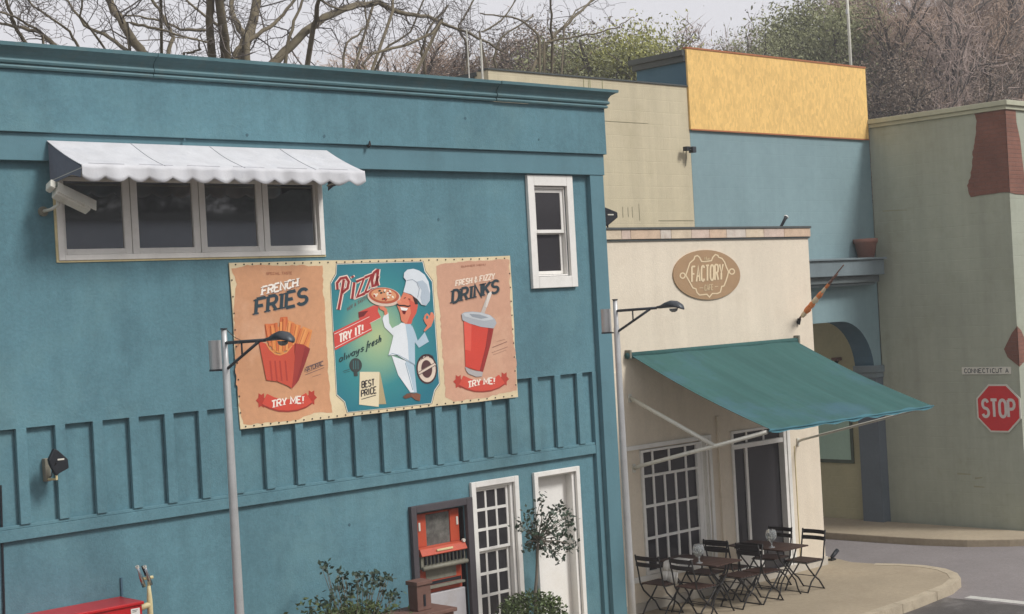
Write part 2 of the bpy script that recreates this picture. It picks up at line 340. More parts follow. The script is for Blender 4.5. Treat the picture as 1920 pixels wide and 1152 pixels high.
# four-light window under the white awning
mb = MB(); ring(mb, 7.655, 11.0, 5.118, 6.04, YU-.025, YU+.03, .065, .065, .055, .06); win = mb.build('window', WHITE, tb, bevel=.004); win['label'] = 'wide white four pane window under the white scalloped awning'
MB().box(7.63, 7.654, YU-.012, YU, 5.10, 6.0).box(7.654, 11.01, YU-.012, YU, 5.098, 5.117).build('weathered_edge_bead', PIPE, win)
ed = [(123, 233, 468), (260, 363, 467), (387, 483, 464), (505, 591, 461)]
pr = [(onY(a, y, YU+.05).x, onY(b, y, YU+.05).x) for a, b, y in ed]
zb = 5.235
for i, (a, b) in enumerate(pr):
    l = 7.722 if i == 0 else (pr[i-1][1]+a)/2+.005; r = 10.933 if i == 3 else (b+pr[i+1][0])/2-.005
    mb = MB(); ring(mb, l, r, 5.175, 5.978, YU+.02, YU+.065, a-l, r-b, zb-5.175, .045); s = mb.build('sash', WHITE, win, bevel=.004)
    MB().box(a, b, YU+.045, YU+.055, zb, 5.933).build('pane', GLASS, win)
# narrow sash window
mb = MB(); ring(mb, 14.30, 15.14, 4.62, 6.105, YU-.05, YU+.0, .115, .115, .15, .14); win = mb.build('window', WHITE, tb, bevel=.006); win['label'] = 'narrow white sash window with two dark panes near the corner'
mb = MB(); ring(mb, 14.42, 15.02, 4.775, 5.96, YU+.001, YU+.09, .02, .02, .02, .03); mb.build('box_frame', WHITE2, win, bevel=.004)
for (z0, z1, yy) in ((5.345, 5.925, YU+.05), (4.80, 5.375, YU+.065)):
    mb = MB(); ring(mb, 14.445, 14.995, z0, z1, yy-.03 if z0 > 5 else yy, yy-.001 if z0 > 5 else yy+.03, .045, .045, .045, .045); s = mb.build('sash', WHITE, win, bevel=.004)
    yy2 = yy-.015 if z0 > 5 else yy+.015
    MB().box(14.49, 14.95, yy2-.004, yy2+.004, z0+.045, z1-.045).build('pane', GLASSD, win)
# tall multi-pane window
mb = MB(); ring(mb, 13.085, 13.905, .05, 2.225, YW-.045, YW, .075, .075, .1, .07); win = mb.build('window', WHITE, tb, bevel=.005); win['label'] = 'tall white small paned window beside the white door'
mb = MB(); ring(mb, 13.165, 13.83, .16, 2.15, YW+.001, YW+.11, .018, .05, .02, .03); mb.build('box_frame', WHITE2, win, bevel=.003)
xa, xb = 13.185, 13.765; cols = 3
def grid_sash(z0, z1, rows, y):
    mb = MB(); ring(mb, xa, xb, z0, z1, y, y+.035, .03, .035, .035, .035); s = mb.build('sash', WHITE, win, bevel=.003)
    gx0, gx1, gz0, gz1 = xa+.03, xb-.035, z0+.035, z1-.035; b = .03; b2 = .036
    pw = (gx1-gx0-b*(cols-1))/cols; ph = (gz1-gz0-b2*(rows-1))/rows
    for c in range(1, cols): x = gx0+c*pw+(c-1)*b; MB().box(x, x+b, y+.004, y+.03, gz0, gz1).build('glazing_bar', WHITE, win)
    for r in range(1, rows): z = gz0+r*ph+(r-1)*b2; MB().box(gx0, gx1, y+.001, y+.026, z, z+b2).build('glazing_bar', WHITE, win)
    for c in range(cols):
        for r in range(rows):
            x = gx0+c*(pw+b); z = gz0+r*(ph+b2); MB().box(x, x+pw, y+.014, y+.02, z, z+ph).build('pane', GLASSD, win)
grid_sash(1.335, 2.125, 3, YW+.03); grid_sash(.19, 1.333, 4, YW+.067)
# white door
mb = MB(); ring(mb, 14.185, 15.035, .0, 2.225, YW-.045, YW, .068, .068, 0, .062); dr = mb.build('door', WHITE, tb, bevel=.005); dr['label'] = 'plain white door in a white frame behind the small tree'
mb = MB(); ring(mb, 14.252, 14.968, .0, 2.16, YW+.001, YW+.06, .012, .05, 0, .02); mb.box(14.93, 14.955, YW+.06, YW+.14, 0, 2.14); mb.build('door_lining', WHITE2, dr, bevel=.004)
MB().box(14.266, 14.93, YW+.13, YW+.17, .01, 2.14).build('door_leaf', WHITE2, dr, bevel=.003)

# ------------------------------------------------------------------ white awning over the window
aw = thing('white_window_awning', 'small white fabric awning with scalloped valance over the four pane window', 'awning', (9.3, YU, 6.3))
ax0, ax1 = 7.55, 11.04; yt, zt, yf, zf = YF-.01, 6.325, -1.07, 6.015
mb = MB(); nx = 46; nv = 8
def awz(u, v):
    sag = -.02*math.sin(math.pi*v) + .004*math.sin(u*31+3*v)*math.sin(math.pi*v)
    return Vector((ax0+(ax1-ax0)*u, yt+(yf-yt)*v, zt+(zf-zt)*v+sag))
for i in range(nx):
    for j in range(nv):
        mb.quad(awz(i/nx, j/nv), awz(i/nx, (j+1)/nv), awz((i+1)/nx, (j+1)/nv), awz((i+1)/nx, j/nv))
can = mb.build('canopy', CANVAS, aw, weld=True)
for u in (.27, .545, .81): MB().tube([awz(u, v_/6)+Vector((0, 0, .002)) for v_ in range(7)], .0045, 4).build('seam', M('canvas_seam', (178, 178, 182), k=.9), aw)
for k_ in range(6): MB().tube([awz(.03+k_*.16, .93)+Vector((0, 0, .003)), awz(.14+k_*.16, .95)+Vector((0, 0, .003))], .004, 4).build('hem_stitch', M('canvas_seam', (178, 178, 182), k=.9), aw)
sm = can.modifiers.new('t', 'SOLIDIFY'); sm.thickness = .006
mb = MB(); n = 260; L = ax1-ax0
def vb(t):
    ph = (t*14) % 1.0; d = .12 + .05*math.sin(math.pi*ph)
    y = yf-.012+.02*math.sin(t*38)+.012*math.sin(t*91+1)
    return d, y
for i in range(n):
    t0, t1 = i/n, (i+1)/n; d0, y0 = vb(t0); d1, y1 = vb(t1)
    x0, x1 = ax0+L*t0, ax0+L*t1
    z0 = z1 = zf+.002
    for j in range(4):
        a, b = j/4, (j+1)/4
        mb.quad((x0, yf-.004+(y0-yf)*a, z0-d0*a), (x1, yf-.004+(y1-yf)*a, z1-d1*a), (x1, yf-.004+(y1-yf)*b, z1-d1*b), (x0, yf-.004+(y0-yf)*b, z0-d0*b))
va = mb.build('valance', CANVAS, aw, smooth=True, weld=True); sm = va.modifiers.new('t', 'SOLIDIFY'); sm.thickness = .005
for (x, mt) in ((ax0, CANVASD), (ax1, CANVASD)):
    e = .012 if x == ax0 else -.012
    MB().extr([(x+e, yt, zt-.03), (x+e, yf+.02, zf-.02), (x+e, yf+.05, zf-.12), (x+e, -.85, zf-.08), (x+e, yt-.1, zf-.12), (x+e, yt, zf-.16)], (.004, 0, 0)).build('side_panel', mt, aw)
MB().tube([(ax0+.02, yf+.02, zf-.03), (ax1-.02, yf+.02, zf-.03)], .014, 6).tube([(ax0+.02, yt, zf-.1), (ax0+.02, yf+.02, zf-.03)], .01, 6).tube([(ax1-.02, yt, zf-.1), (ax1-.02, yf+.02, zf-.03)], .01, 6).build('awning_frame', OFFW, aw)

# ------------------------------------------------------------------ security camera
sc = thing('security_camera', 'cream box security camera on a wall bracket beneath the white awning', 'camera', (7.55, -.3, 5.6))
y0 = -.62
a = onY(100, 352, y0); b = onY(166, 384, y0)
ax = (b-a).normalized(); ay = Vector((0, .5, .86)); ay = (ay-ax*ay.dot(ax)).normalized(); az = ax.cross(ay)
ctr = (a+b)/2
MB().obox(ctr+Vector((0, 0, -.045)), ax, ay, .20, .05, .045).build('housing', OFFW, sc, bevel=.012)
nrm = ax.cross(ay); nrm = nrm if nrm.z > 0 else -nrm
MB().obox(ctr+nrm*.03+ax*.05, ax, ay, .225, .066, .006).obox(ctr+nrm*.0+ax*.05-ay*-.066, ax, ay, .225, .004, .035).build('sunshield', OFFW, sc, bevel=.003)
MB().obox(ctr-ax*.235+nrm*.0, ax, ay, .03, .05, .05).build('rear_cap', OFFW, sc, bevel=.015)
p = ctr-ax*.1-nrm*.06
MB().tube([p, p+Vector((0, .02, -.09)), p+Vector((-.03, .12, -.13)), (p.x-.05, YU, p.z-.14)], .017, 8).build('bracket', OFFW, sc, smooth=True)
MB().tube([(p.x-.05, YU-.03, p.z-.14), (p.x-.05, YU, p.z-.14)], .05, 12).build('wall_plate', GREYMACH, sc)

# ------------------------------------------------------------------ black paddle antennas
def paddle(name, label, poly, y, mount, mlabel, standoff_to, group='black paddle antennas'):
    c = onY(*poly[0], y); t = thing(name, label, 'antenna', (c.x, y, c.z), group)
    pts = [onY(px, py, y) for px, py in poly]
    MB().extr(pts, (0, .05, 0)).build('antenna_plate', BLACK, t, bevel=.012)
    return t
pa = paddle('paddle_antenna', 'black paddle antenna on a small wall bracket over the batten panels', [(102, 841), (110, 845), (128, 861), (130, 878), (112, 888), (108, 893), (104, 890), (94, 871), (92, 862)], -.52, None, None, None)
m0 = onY(87, 884, YW-.03)
MB().box(m0.x-.03, m0.x+.03, YW-.07, YW, m0.z-.10, m0.z+.13).build('mount_box', GREYMACH, pa, bevel=.006)
q = onY(108, 897, -.52); MB().tube([(m0.x, YW-.06, m0.z-.08), (q.x, -.5, q.z-.01), (q.x, -.5, q.z+.05)], .012, 6).build('bracket_arm', PIPE, pa)
MB().tube([onY(106, 868, -.53), onY(98, 880, -.5), onY(97, 893, -.42), (m0.x+.02, YW-.05, m0.z-.06)], .006, 5).build('cable', IRON, pa)
q = onY(112, 862, -.527); MB().box(q.x-.02, q.x+.05, -.5245, -.5205, q.z-.008, q.z+.008).build('badge', OFFW, pa)
pb = paddle('paddle_antenna', 'black paddle antenna poking out beside the teal corner above the cafe roof', [(1110, 393), (1136, 389), (1158, 398), (1159, 408), (1140, 424), (1112, 420)], .25, None, None, None)
q = onY(1141, 422, .25); MB().tube([(q.x, .27, q.z+.03), (q.x, .27, q.z-.08), (q.x+.02, .27, 5.38)], .014, 6).build('stand', IRON, pb)
q = onY(1145, 403, .243); MB().box(q.x-.06, q.x+.06, .241, .247, q.z-.008, q.z+.01).build('badge', OFFW, pb)

# ------------------------------------------------------------------ poster banner (flat print on a sheet)
bn = thing('poster_banner', 'wide printed banner of french fries, pizza and drinks on the teal wall', 'banner', (11.8, YU-.02, 4.1))
YB = YU-.022
edge = []
def wob(p, q, n, a):
    for i in range(n):
        t = i/n; edge.append((p[0]+(q[0]-p[0])*t+random.uniform(-a, a), p[1]+(q[1]-p[1])*t+random.uniform(-a, a)))
wob((430, 493), (957, 480.5), 14, .6); wob((957, 480.5), (971, 745), 8, .9); wob((971, 745), (450, 805), 14, .7); wob((450, 805), (430, 493), 8, 1.3)
MB().extr([onY(px, py, YB) for px, py in edge], (0, .012, 0)).build('sheet', M('cream_vinyl', (226, 208, 170), k=.92, rough=.5, var=.1, scale=1.5, bump=.5, bscale=4, dirt=((205, 160, 110), .4, 2)), bn)
def C3(p): return 420+p[0]/3.29, 470+p[1]/3.29
def C4(p): return 680+p[0]/3.6, 470+p[1]/3.6
def CP(p): return 620+p[0]/3.714, 480+p[1]/3.714
LV = [0]
PK = .98
def poly(conv, pts, rgb, level, name='print', mat=None):
    y = YB-.0015*level
    mb = MB(); P = [onY(*conv(p), y) for p in pts]; n = len(P)
    # fan-free: let blender tessellate the ngon
    mb.v += P; mb.f.append(tuple(range(n))); return mb.build(name, mat or flat(rgb, PK), bn)
def ragged(pts, step, a):
    out = []
    for i in range(len(pts)):
        p, q = pts[i], pts[(i+1) % len(pts)]; d = math.hypot(q[0]-p[0], q[1]-p[1]); n = max(1, int(d/step))
        for k in range(n): t = k/n; out.append((p[0]+(q[0]-p[0])*t+random.uniform(-a, a), p[1]+(q[1]-p[1])*t+random.uniform(-a, a)))
    return out
def ell(cx, cy, rx, ry, n=28, rot=0):
    return [(cx+rx*math.cos(t)*math.cos(rot)-ry*math.sin(t)*math.sin(rot), cy+rx*math.cos(t)*math.sin(rot)+ry*math.sin(t)*math.cos(rot)) for t in [2*math.pi*i/n for i in range(n)]]
# stroke font, unit cell 0..1 (u right, v up)
def arc(cx, cy, rx, ry, a0, a1, n=8): return [(cx+rx*math.cos(R(a0+(a1-a0)*i/n)), cy+ry*math.sin(R(a0+(a1-a0)*i/n))) for i in range(n+1)]
G = {
 'A': [[(0, 0), (.5, 1), (1, 0)], [(.2, .35), (.8, .35)]],
 'B': [[(0, 0), (0, 1)], [(0, 1)]+arc(.55, .76, .4, .24, 90, -90)+[(0, .52)], [(0, .52)]+arc(.6, .26, .4, .26, 90, -90)+[(0, 0)]],
 'C': [arc(.55, .7, .45, .3, 30, 180)+arc(.55, .3, .45, .3, 180, 330)],
 'D': [[(0, 0), (0, 1)], [(0, 1)]+arc(.4, .5, .6, .5, 90, -90, 12)+[(0, 0)]],
 'E': [[(0, 0), (0, 1)], [(0, 1), (.95, 1)], [(0, .52), (.7, .52)], [(0, 0), (1, 0)]],
 'F': [[(0, 0), (0, 1)], [(0, 1), (1, 1)], [(0, .52), (.75, .52)]],
 'H': [[(0, 0), (0, 1)], [(1, 0), (1, 1)], [(0, .5), (1, .5)]],
 'I': [[(.5, 0), (.5, 1)]],
 'K': [[(0, 0), (0, 1)], [(1, 1), (.05, .45)], [(.3, .6), (1, 0)]],
 'L': [[(0, 1), (0, 0)], [(0, 0), (1, 0)]],
 'M': [[(0, 0), (0, 1), (.5, .3), (1, 1), (1, 0)]],
 'N': [[(0, 0), (0, 1), (1, 0), (1, 1)]],
 'O': [arc(.5, .7, .5, .3, 0, 180)+arc(.5, .3, .5, .3, 180, 360)+[(1, .7)]],
 'P': [[(0, 0), (0, 1)], [(0, 1)]+arc(.55, .73, .45, .27, 90, -90)+[(0, .46)]],
 'R': [[(0, 0), (0, 1)], [(0, 1)]+arc(.55, .74, .4, .26, 90, -90)+[(0, .48)], [(.5, .48), (1, 0)]],
 'S': [arc(.5, .75, .45, .25, 20, 180)+arc(.5, .75, .45, .25, 180, 270, 4)[1:]+arc(.5, .25, .5, .25, 90, 0, 4)[1:]+arc(.5, .25, .5, .25, 0, -160)[1:]],
 'T': [[(.5, 0), (.5, 1)], [(0, 1), (1, 1)]],
 'U': [[(0, 1), (0, .3)]+arc(.5, .3, .5, .3, 180, 360)+[(1, 1)]],
 'Y': [[(0, 1), (.5, .45), (1, 1)], [(.5, .45), (.5, 0)]],
 'Z': [[(0, 1), (1, 1), (0, 0), (1, 0)]],
 '!': [[(.5, .3), (.55, 1)], [(.5, 0), (.5, .08)]],
 '&': [[(1, 0), (.2, .75), (.4, 1), (.65, .8), (.1, .3), (.35, 0), (.7, .1), (.95, .45)]],
 'W': [[(0, .6), (.2, 0), (.5, .5), (.75, 0), (1, .6)]],
 'a': [arc(.45, .3, .4, .3, 60, 400, 12), [(.85, .6), (.8, .1), (1, 0)]],
 'l': [[(.3, 1.1), (.4, .1), (.8, 0)]],
 'w': [[(0, .6), (.15, 0), (.5, .5), (.65, 0), (1, .6)]],
 'y': [[(0, .6), (.2, .05), (.8, .6)], [(.85, .6), (.6, -.3), (.1, -.4)]],
 's': [[(.9, .5), (.5, .6), (.2, .45), (.8, .2), (.5, 0), (.05, .1)]],
 'f': [[(1, 1.05), (.6, 1.1), (.5, .6), (.4, -.3), (0, -.35)], [(.1, .6), (.95, .6)]],
 'r': [[(.1, .6), (.2, 0)], [(.2, .35), (.5, .6), (.9, .55)]],
 'e': [[(.1, .3), (.85, .35), (.7, .6), (.3, .55), (.1, .2), (.4, 0), (.9, .1)]],
 'h': [[(.2, 1.1), (.15, 0)], [(.15, .35), (.5, .6), (.8, .45), (.8, .05), (1, 0)]],
 'i': [[(.4, .6), (.5, 0)], [(.4, .85), (.42, .95)]],
 't': [[(.5, 1), (.5, .1), (.9, 0)], [(.1, .7), (.9, .7)]],
}
NARROW = {'I': .45, '!': .35, ' ': .5, 'i': .5, 'l': .45, 'M': 1.25, 'W': 1.3, 'w': 1.3, 'f': .7, 'r': .8}
def ribbon(mb, P, w, place, lvl):
    n = len(P)
    if n < 2: return
    Ls = []; Rs = []
    for i in range(n):
        if i == 0: d = (P[1][0]-P[0][0], P[1][1]-P[0][1])
        elif i == n-1: d = (P[-1][0]-P[-2][0], P[-1][1]-P[-2][1])
        else:
            a = (P[i][0]-P[i-1][0], P[i][1]-P[i-1][1]); b = (P[i+1][0]-P[i][0], P[i+1][1]-P[i][1])
            la, lb = math.hypot(*a) or 1, math.hypot(*b) or 1; d = (a[0]/la+b[0]/lb, a[1]/la+b[1]/lb)
        l = math.hypot(*d)
        if l < 1e-6: d = (1, 0); l = 1
        nx_, ny_ = -d[1]/l, d[0]/l; k = 1.0
        if 0 < i < n-1:
            la = math.hypot(P[i][0]-P[i-1][0], P[i][1]-P[i-1][1]) or 1
            c = abs(nx_*(-(P[i][1]-P[i-1][1])/la)+ny_*((P[i][0]-P[i-1][0])/la)); k = min(1.9, 1/max(c, .4))
        Ls.append((P[i][0]+nx_*w/2*k, P[i][1]+ny_*w/2*k)); Rs.append((P[i][0]-nx_*w/2*k, P[i][1]-ny_*w/2*k))
    for i in range(n-1): mb.quad(place(Ls[i], lvl), place(Rs[i], lvl), place(Rs[i+1], lvl), place(Ls[i+1], lvl))
def text(s, org, end, h, place, w, gap=.3, serif=False, shx=0.0, curve=0.0):
    """text along org->end (2d), letters h tall; place(p2d, lvl) gives the 3d point; w stroke width"""
    ws = [NARROW.get(c, 1.0) for c in s]; tot = sum(ws)+gap*(len(s)-1)
    ex = ((end[0]-org[0])/tot, (end[1]-org[1])/tot); mb = MB(); u = 0
    for c, cw in zip(s, ws):
        def T(p):
            uu = u+p[0]*cw; bow = curve*((uu/tot-.5)**2-.25)*4
            return (org[0]+ex[0]*uu+shx*p[1], org[1]+ex[1]*uu+(-h)*p[1]+bow)
        for i, st in enumerate(G.get(c, [])):
            ribbon(mb, [T(p) for p in st], w, place, i % 5)
            if serif:
                for k, p in ((0, st[0]), (-1, st[-1])):
                    if p[1] in (0, 1) and len(st) == 2 and abs(st[0][1]-st[1][1]) > .3 or (c in 'NMA' and p[1] in (0, 1)):
                        q = T(p); e = w*.95/(abs(ex[0])*1+1e-9)
                        dx = (ex[0]*e, ex[1]*e); o_ = w*.22*(1 if p[1] == 0 else -1)
                        ribbon(mb, [(q[0]-dx[0], q[1]-dx[1]-o_), (q[0]+dx[0], q[1]+dx[1]-o_)], w*.42, place, 5)
        u += cw+gap
    return mb
def pplace(conv, level):
    return lambda p, l: onY(*conv(p), YB-.0015*level-.0003*l)
def ptext(conv, level, s, org, end, h, w, rgb, **k):
    return text(s, org, end, h, pplace(conv, level), w, **k).build('lettering', flat(rgb, PK), bn)
def pline(conv, level, pts, w, rgb, name='print'):
    mb = MB(); ribbon(mb, pts, w, pplace(conv, level), 0); return mb.build(name, flat(rgb, PK), bn)
ORL = M('orange_paper_print', (203, 150, 112), k=PK, rough=.55, var=.14, scale=1.1, bump=.4, bscale=5, dirt=((222, 180, 150), .6, 1.0))
ORR = M('dusty_orange_paper_print', (200, 154, 128), k=PK, rough=.55, var=.10, scale=1.1, bump=.4, bscale=5, dirt=((222, 185, 155), .6, 1.0))
poly(C3, ragged([(50, 110), (140, 92), (400, 90), (610, 95), (612, 250), (630, 480), (640, 700), (665, 1000), (560, 1000), (430, 1050), (120, 1075), (100, 1000), (75, 800), (60, 400), (75, 210)], 22, 5), None, 1, 'left_poster', ORL)
poly(C4, ragged([(500, 110), (530, 90), (700, 70), (990, 60), (995, 250), (1005, 480), (1035, 740), (1040, 940), (930, 965), (850, 990), (620, 1020), (560, 990), (540, 700), (520, 400), (500, 250)], 22, 5), None, 1, 'right_poster', ORR)
# centre poster: border, line and gradient field
cp = [(45, 60), (640, 43), (655, 110), (705, 180), (755, 888), (722, 935), (700, 1025), (120, 1088), (100, 1015), (45, 965), (3, 195), (40, 130)]
def grow(pts, d):
    cx = sum(p[0] for p in pts)/len(pts); cy = sum(p[1] for p in pts)/len(pts)
    return [(p[0]+(d if p[0] > cx else -d), p[1]+(d if p[1] > cy else -d)) for p in pts]
poly(CP, grow(cp, 7), (88, 84, 78), 1, 'border_line'); poly(CP, grow(cp, 4), (232, 226, 208), 2, 'border_line'); 
gm = bpy.data.materials.new('teal_to_pale_green_print'); gm.use_nodes = True
_n = gm.node_tree.nodes; _l = gm.node_tree.links; _b = _n['Principled BSDF']; _b.inputs['Roughness'].default_value = .5
_g = _n.new('ShaderNodeNewGeometry'); _c = onY(*CP((330, 560)), YB)
_v = _n.new('ShaderNodeVectorMath'); _v.operation = 'DISTANCE'; _v.inputs[1].default_value = tuple(_c); _l.new(_g.outputs['Position'], _v.inputs[0])
_r = _n.new('ShaderNodeValToRGB'); _mr = _n.new('ShaderNodeMapRange'); _mr.inputs[2].default_value = 1.0; _l.new(_v.outputs['Value'], _mr.inputs[0]); _l.new(_mr.outputs[0], _r.inputs[0])
for i, (p, c) in enumerate(((0, (176, 190, 140)), (.25, (140, 175, 140)), (.6, (52, 134, 138)), (1, (34, 112, 128)))):
    e = _r.color_ramp.elements[i] if i < 2 else _r.color_ramp.elements.new(p)
    e.position = p; e.color = (*[min(.9, v*PK) for v in lin(c)], 1)
_r.color_ramp.elements[1].position = .25
_l.new(_r.outputs[0], _b.inputs['Base Color'])
poly(CP, cp, None, 3, 'centre_poster', gm)
# --- left poster print
ptext(C3, 3, 'SPECIAL TASTE', (262, 150), (420, 146), 15, 2.6, (168, 108, 80), gap=.35)
ptext(C3, 2, 'FRENCH', (236, 279), (456, 226), 50, 12, (150, 105, 85), serif=True, shx=4)
ptext(C3, 3, 'FRENCH', (234, 275), (452, 221), 50, 11, (240, 232, 220), serif=True, shx=4)
ptext(C3, 2, 'FRIES', (200, 400), (515, 330), 96, 17, (172, 138, 118), serif=True, shx=6)
ptext(C3, 4, 'FRIES', (196, 394), (510, 325), 94, 20, (48, 66, 74), serif=True, shx=6)
fr = [([(250, 455), (330, 448), (350, 640), (262, 560)], (206, 112, 68)), ([(348, 412), (392, 408), (404, 620), (320, 600)], (200, 104, 62)), ([(285, 480), (345, 470), (372, 640), (300, 625)], (216, 140, 78)),
      ([(395, 428), (436, 446), (420, 610), (352, 625)], (218, 142, 88)), ([(432, 452), (474, 462), (448, 600), (396, 600)], (214, 128, 74)), ([(486, 468), (545, 492), (522, 604), (440, 586)], (222, 146, 84)),
      ([(300, 500), (420, 490), (400, 610), (330, 632), (290, 590)], (222, 148, 76))]
for i, (p, c) in enumerate(fr): poly(C3, p, c, 3+i*.4, 'fry_print')
random.seed(31)
for i, (xa_, ya_, xb_, yb_, c) in enumerate(((262, 452, 285, 590, (212, 122, 74)), (296, 462, 306, 610, (222, 140, 82)), (322, 446, 330, 620, (204, 112, 66)), (352, 440, 344, 625, (224, 148, 86)), (372, 415, 368, 620, (212, 124, 74)), (404, 440, 384, 615, (228, 154, 92)),
      (424, 448, 402, 605, (208, 118, 70)), (452, 458, 424, 598, (226, 150, 88)), (478, 480, 446, 590, (210, 124, 74)), (504, 482, 468, 590, (228, 156, 94)), (530, 500, 494, 596, (214, 130, 78)))):
    pline(C3, 5.6+.25*(i % 3), [(xa_, ya_), (xb_, yb_)], 17, c, 'fry_print'); pline(C3, 6.5, [(xa_-7, ya_+6), (xb_-7, yb_)], 3, (178, 90, 54), 'fry_print')
poly(C3, [(215, 560), (262, 575), (282, 610), (315, 638), (345, 645), (385, 630), (420, 588), (440, 575), (436, 700), (418, 852), (400, 838), (330, 808), (262, 800), (250, 740)], (196, 82, 62), 8, 'fries_box_print')
pline(C3, 9, [(262, 575), (282, 610), (315, 638), (345, 645), (385, 630), (420, 588)], 7, (222, 150, 88))
poly(C3, [(436, 572), (490, 580), (532, 606), (500, 700), (462, 800), (420, 853), (432, 700)], (160, 62, 55), 8, 'fries_box_print')
poly(C3, [(500, 590), (532, 606), (500, 700), (462, 800), (440, 830), (480, 690)], (142, 52, 50), 9, 'fries_box_print')
for x in (285, 315, 345, 378): pline(C3, 9, [(x, 680), (x+8, 760), (x+12, 805)], 9, (174, 66, 54))
def trymeribbon(conv, cx, cy, s, col):
    arcp = [(cx+s*x, cy+s*y) for x, y in ((-135, -30), (-90, -8), (-40, 6), (10, 8), (60, 2), (105, -14), (140, -38))]
    for sx in (-1, 1):
        bx_ = cx+s*sx*155; by_ = cy+s*(-20 if sx < 0 else -38)
        st = [(bx_+s*(34 if i % 2 == 0 else 20)*math.cos(i*math.pi/6), by_+s*(52 if i % 2 == 0 else 34)*math.sin(i*math.pi/6)) for i in range(12)]
        poly(conv, st, (col[0]-25, col[1]-15, col[2]-12), 3, 'ribbon_print')
    pline(conv, 4, [(p[0], p[1]+6) for p in arcp], s*76, (158, 66, 54), 'ribbon_print')
    pline(conv, 5, arcp, s*70, col, 'ribbon_print')
trymeribbon(C3, 385, 945, 1.0, (204, 78, 62))
ptext(C3, 6, 'TRY ME!', (295, 972), (492, 942), 42, 9, (240, 228, 215), serif=True, curve=8)
for a, b, w in (((505, 722), (612, 682), 7), ((500, 768), (618, 722), 3), ((508, 752), (620, 706), 2), ((545, 780), (600, 762), 2)): pline(C3, 3, [a, b], w, (120, 95, 90))
ptext(C3, 3, 'NATURAL', (500, 750), (612, 706), 22, 4, (100, 84, 84), gap=.2)
# --- right poster print
ptext(C4, 3, 'SUMMER MENU', (665, 115), (830, 100), 12, 2.2, (170, 115, 92), gap=.35)
ptext(C4, 3, 'FRESH & FIZZY', (628, 240), (888, 190), 36, 8, (236, 218, 198), serif=True, shx=3)
ptext(C4, 2, 'DRINKS', (611, 360), (920, 288), 86, 15, (176, 134, 112), serif=True, shx=5)
ptext(C4, 4, 'DRINKS', (606, 354), (914, 282), 84, 17, (48, 62, 68), serif=True, shx=5)
poly(C4, [(792, 435), (845, 292), (866, 275), (872, 290), (862, 305), (818, 440)], (192, 182, 172), 5, 'straw_print')
poly(C4, [(845, 292), (866, 275), (872, 290), (838, 385), (826, 380)], (214, 206, 196), 6, 'straw_print')
poly(C4, [(682, 478), (885, 522), (860, 640), (812, 822), (694, 785)], (205, 72, 58), 6, 'cup_print')
poly(C4, [(850, 516), (885, 522), (862, 640), (812, 822), (790, 815), (830, 650)], (150, 52, 48), 7, 'cup_print')
poly(C4, [(682, 478), (735, 490), (732, 640), (730, 680), (690, 670)], (218, 92, 76), 7, 'cup_print')
poly(C4, [(692, 785), (740, 808), (812, 820), (806, 850), (765, 852), (715, 832), (700, 812)], (176, 170, 168), 7, 'cup_print')
poly(C4, [(668, 428), (690, 416), (740, 412), (800, 418), (860, 436), (892, 462), (904, 490), (884, 526), (800, 516), (720, 492), (674, 470)], (168, 172, 176), 8, 'cup_lid_print')
poly(C4, [(675, 425), (740, 415), (800, 420), (858, 438), (885, 465), (820, 476), (740, 460), (690, 445)], (190, 194, 196), 9, 'cup_lid_print')
poly(C4, [(720, 428), (790, 432), (850, 452), (800, 462), (740, 448)], (148, 154, 160), 9.5, 'cup_lid_print')
trymeribbon(C4, 800, 905, 1.0, (204, 82, 66))
ptext(C4, 6, 'TRY ME!', (712, 928), (892, 900), 40, 9, (240, 226, 210), serif=True, curve=8)
for a, b, w in (((875, 655), (975, 615), 5), ((872, 690), (980, 650), 3), ((880, 705), (970, 672), 2), ((905, 615), (960, 600), 2)): pline(C4, 3, [a, b], w, (146, 105, 90))
# --- centre poster print
def sc_text(pts_list, lv, wo_, wi):
    for P in pts_list: pline(CP, lv, P, wo_, (232, 205, 190))
    for P in pts_list: pline(CP, lv+1, P, wi, (150, 52, 52))
pz = [[(92, 165), (75, 270), (55, 375)], [(48, 235), (45, 190), (70, 158), (108, 150), (126, 180), (118, 225), (78, 258)], [(165, 185), (150, 300)], [(150, 140), (156, 152)],
      [(180, 180), (232, 158), (185, 285), (236, 262)], [(240, 152), (285, 132), (240, 258), (290, 236)], [(325, 100), (302, 118), (288, 170), (292, 210), (312, 205), (330, 140)], [(332, 92), (322, 170), (330, 208)]]
sc_text(pz, 6, 32, 17)
ptext(CP, 5, 'HOT & TASTY', (118, 382), (252, 300), 22, 4, (112, 98, 92), gap=.3)
poly(CP, [(193, 392), (300, 345), (335, 348), (328, 385), (350, 430), (270, 470), (200, 440)], (206, 84, 74), 4, 'ribbon_print')
poly(CP, [(193, 392), (262, 382), (232, 420), (195, 432)], (118, 44, 46), 5, 'ribbon_print')
poly(CP, [(20, 530), (272, 408), (268, 440), (290, 520), (30, 658)], (206, 78, 70), 6, 'ribbon_print')
for a, b in (((24, 546), (270, 424)), ((30, 640), (284, 508))): pline(CP, 7, [a, b], 4, (236, 214, 205))
pline(CP, 7, [(272, 470), (350, 430)], 3, (236, 214, 205))
ptext(CP, 7, 'TRY IT!', (60, 606), (226, 534), 56, 12, (240, 226, 212))
ptext(CP, 5, 'always', (58, 742), (232, 660), 46, 8, (44, 66, 66), gap=.18, shx=6)
ptext(CP, 5, 'fresh', (246, 652), (352, 596), 48, 8, (44, 66, 66), gap=.18, shx=6)
poly(CP, ell(174, 762, 44, 50), (62, 68, 66), 5, 'emblem_print')
for x in (158, 174, 190): pline(CP, 6, [(x, 730), (x+1, 790)], 4, (72, 128, 130))
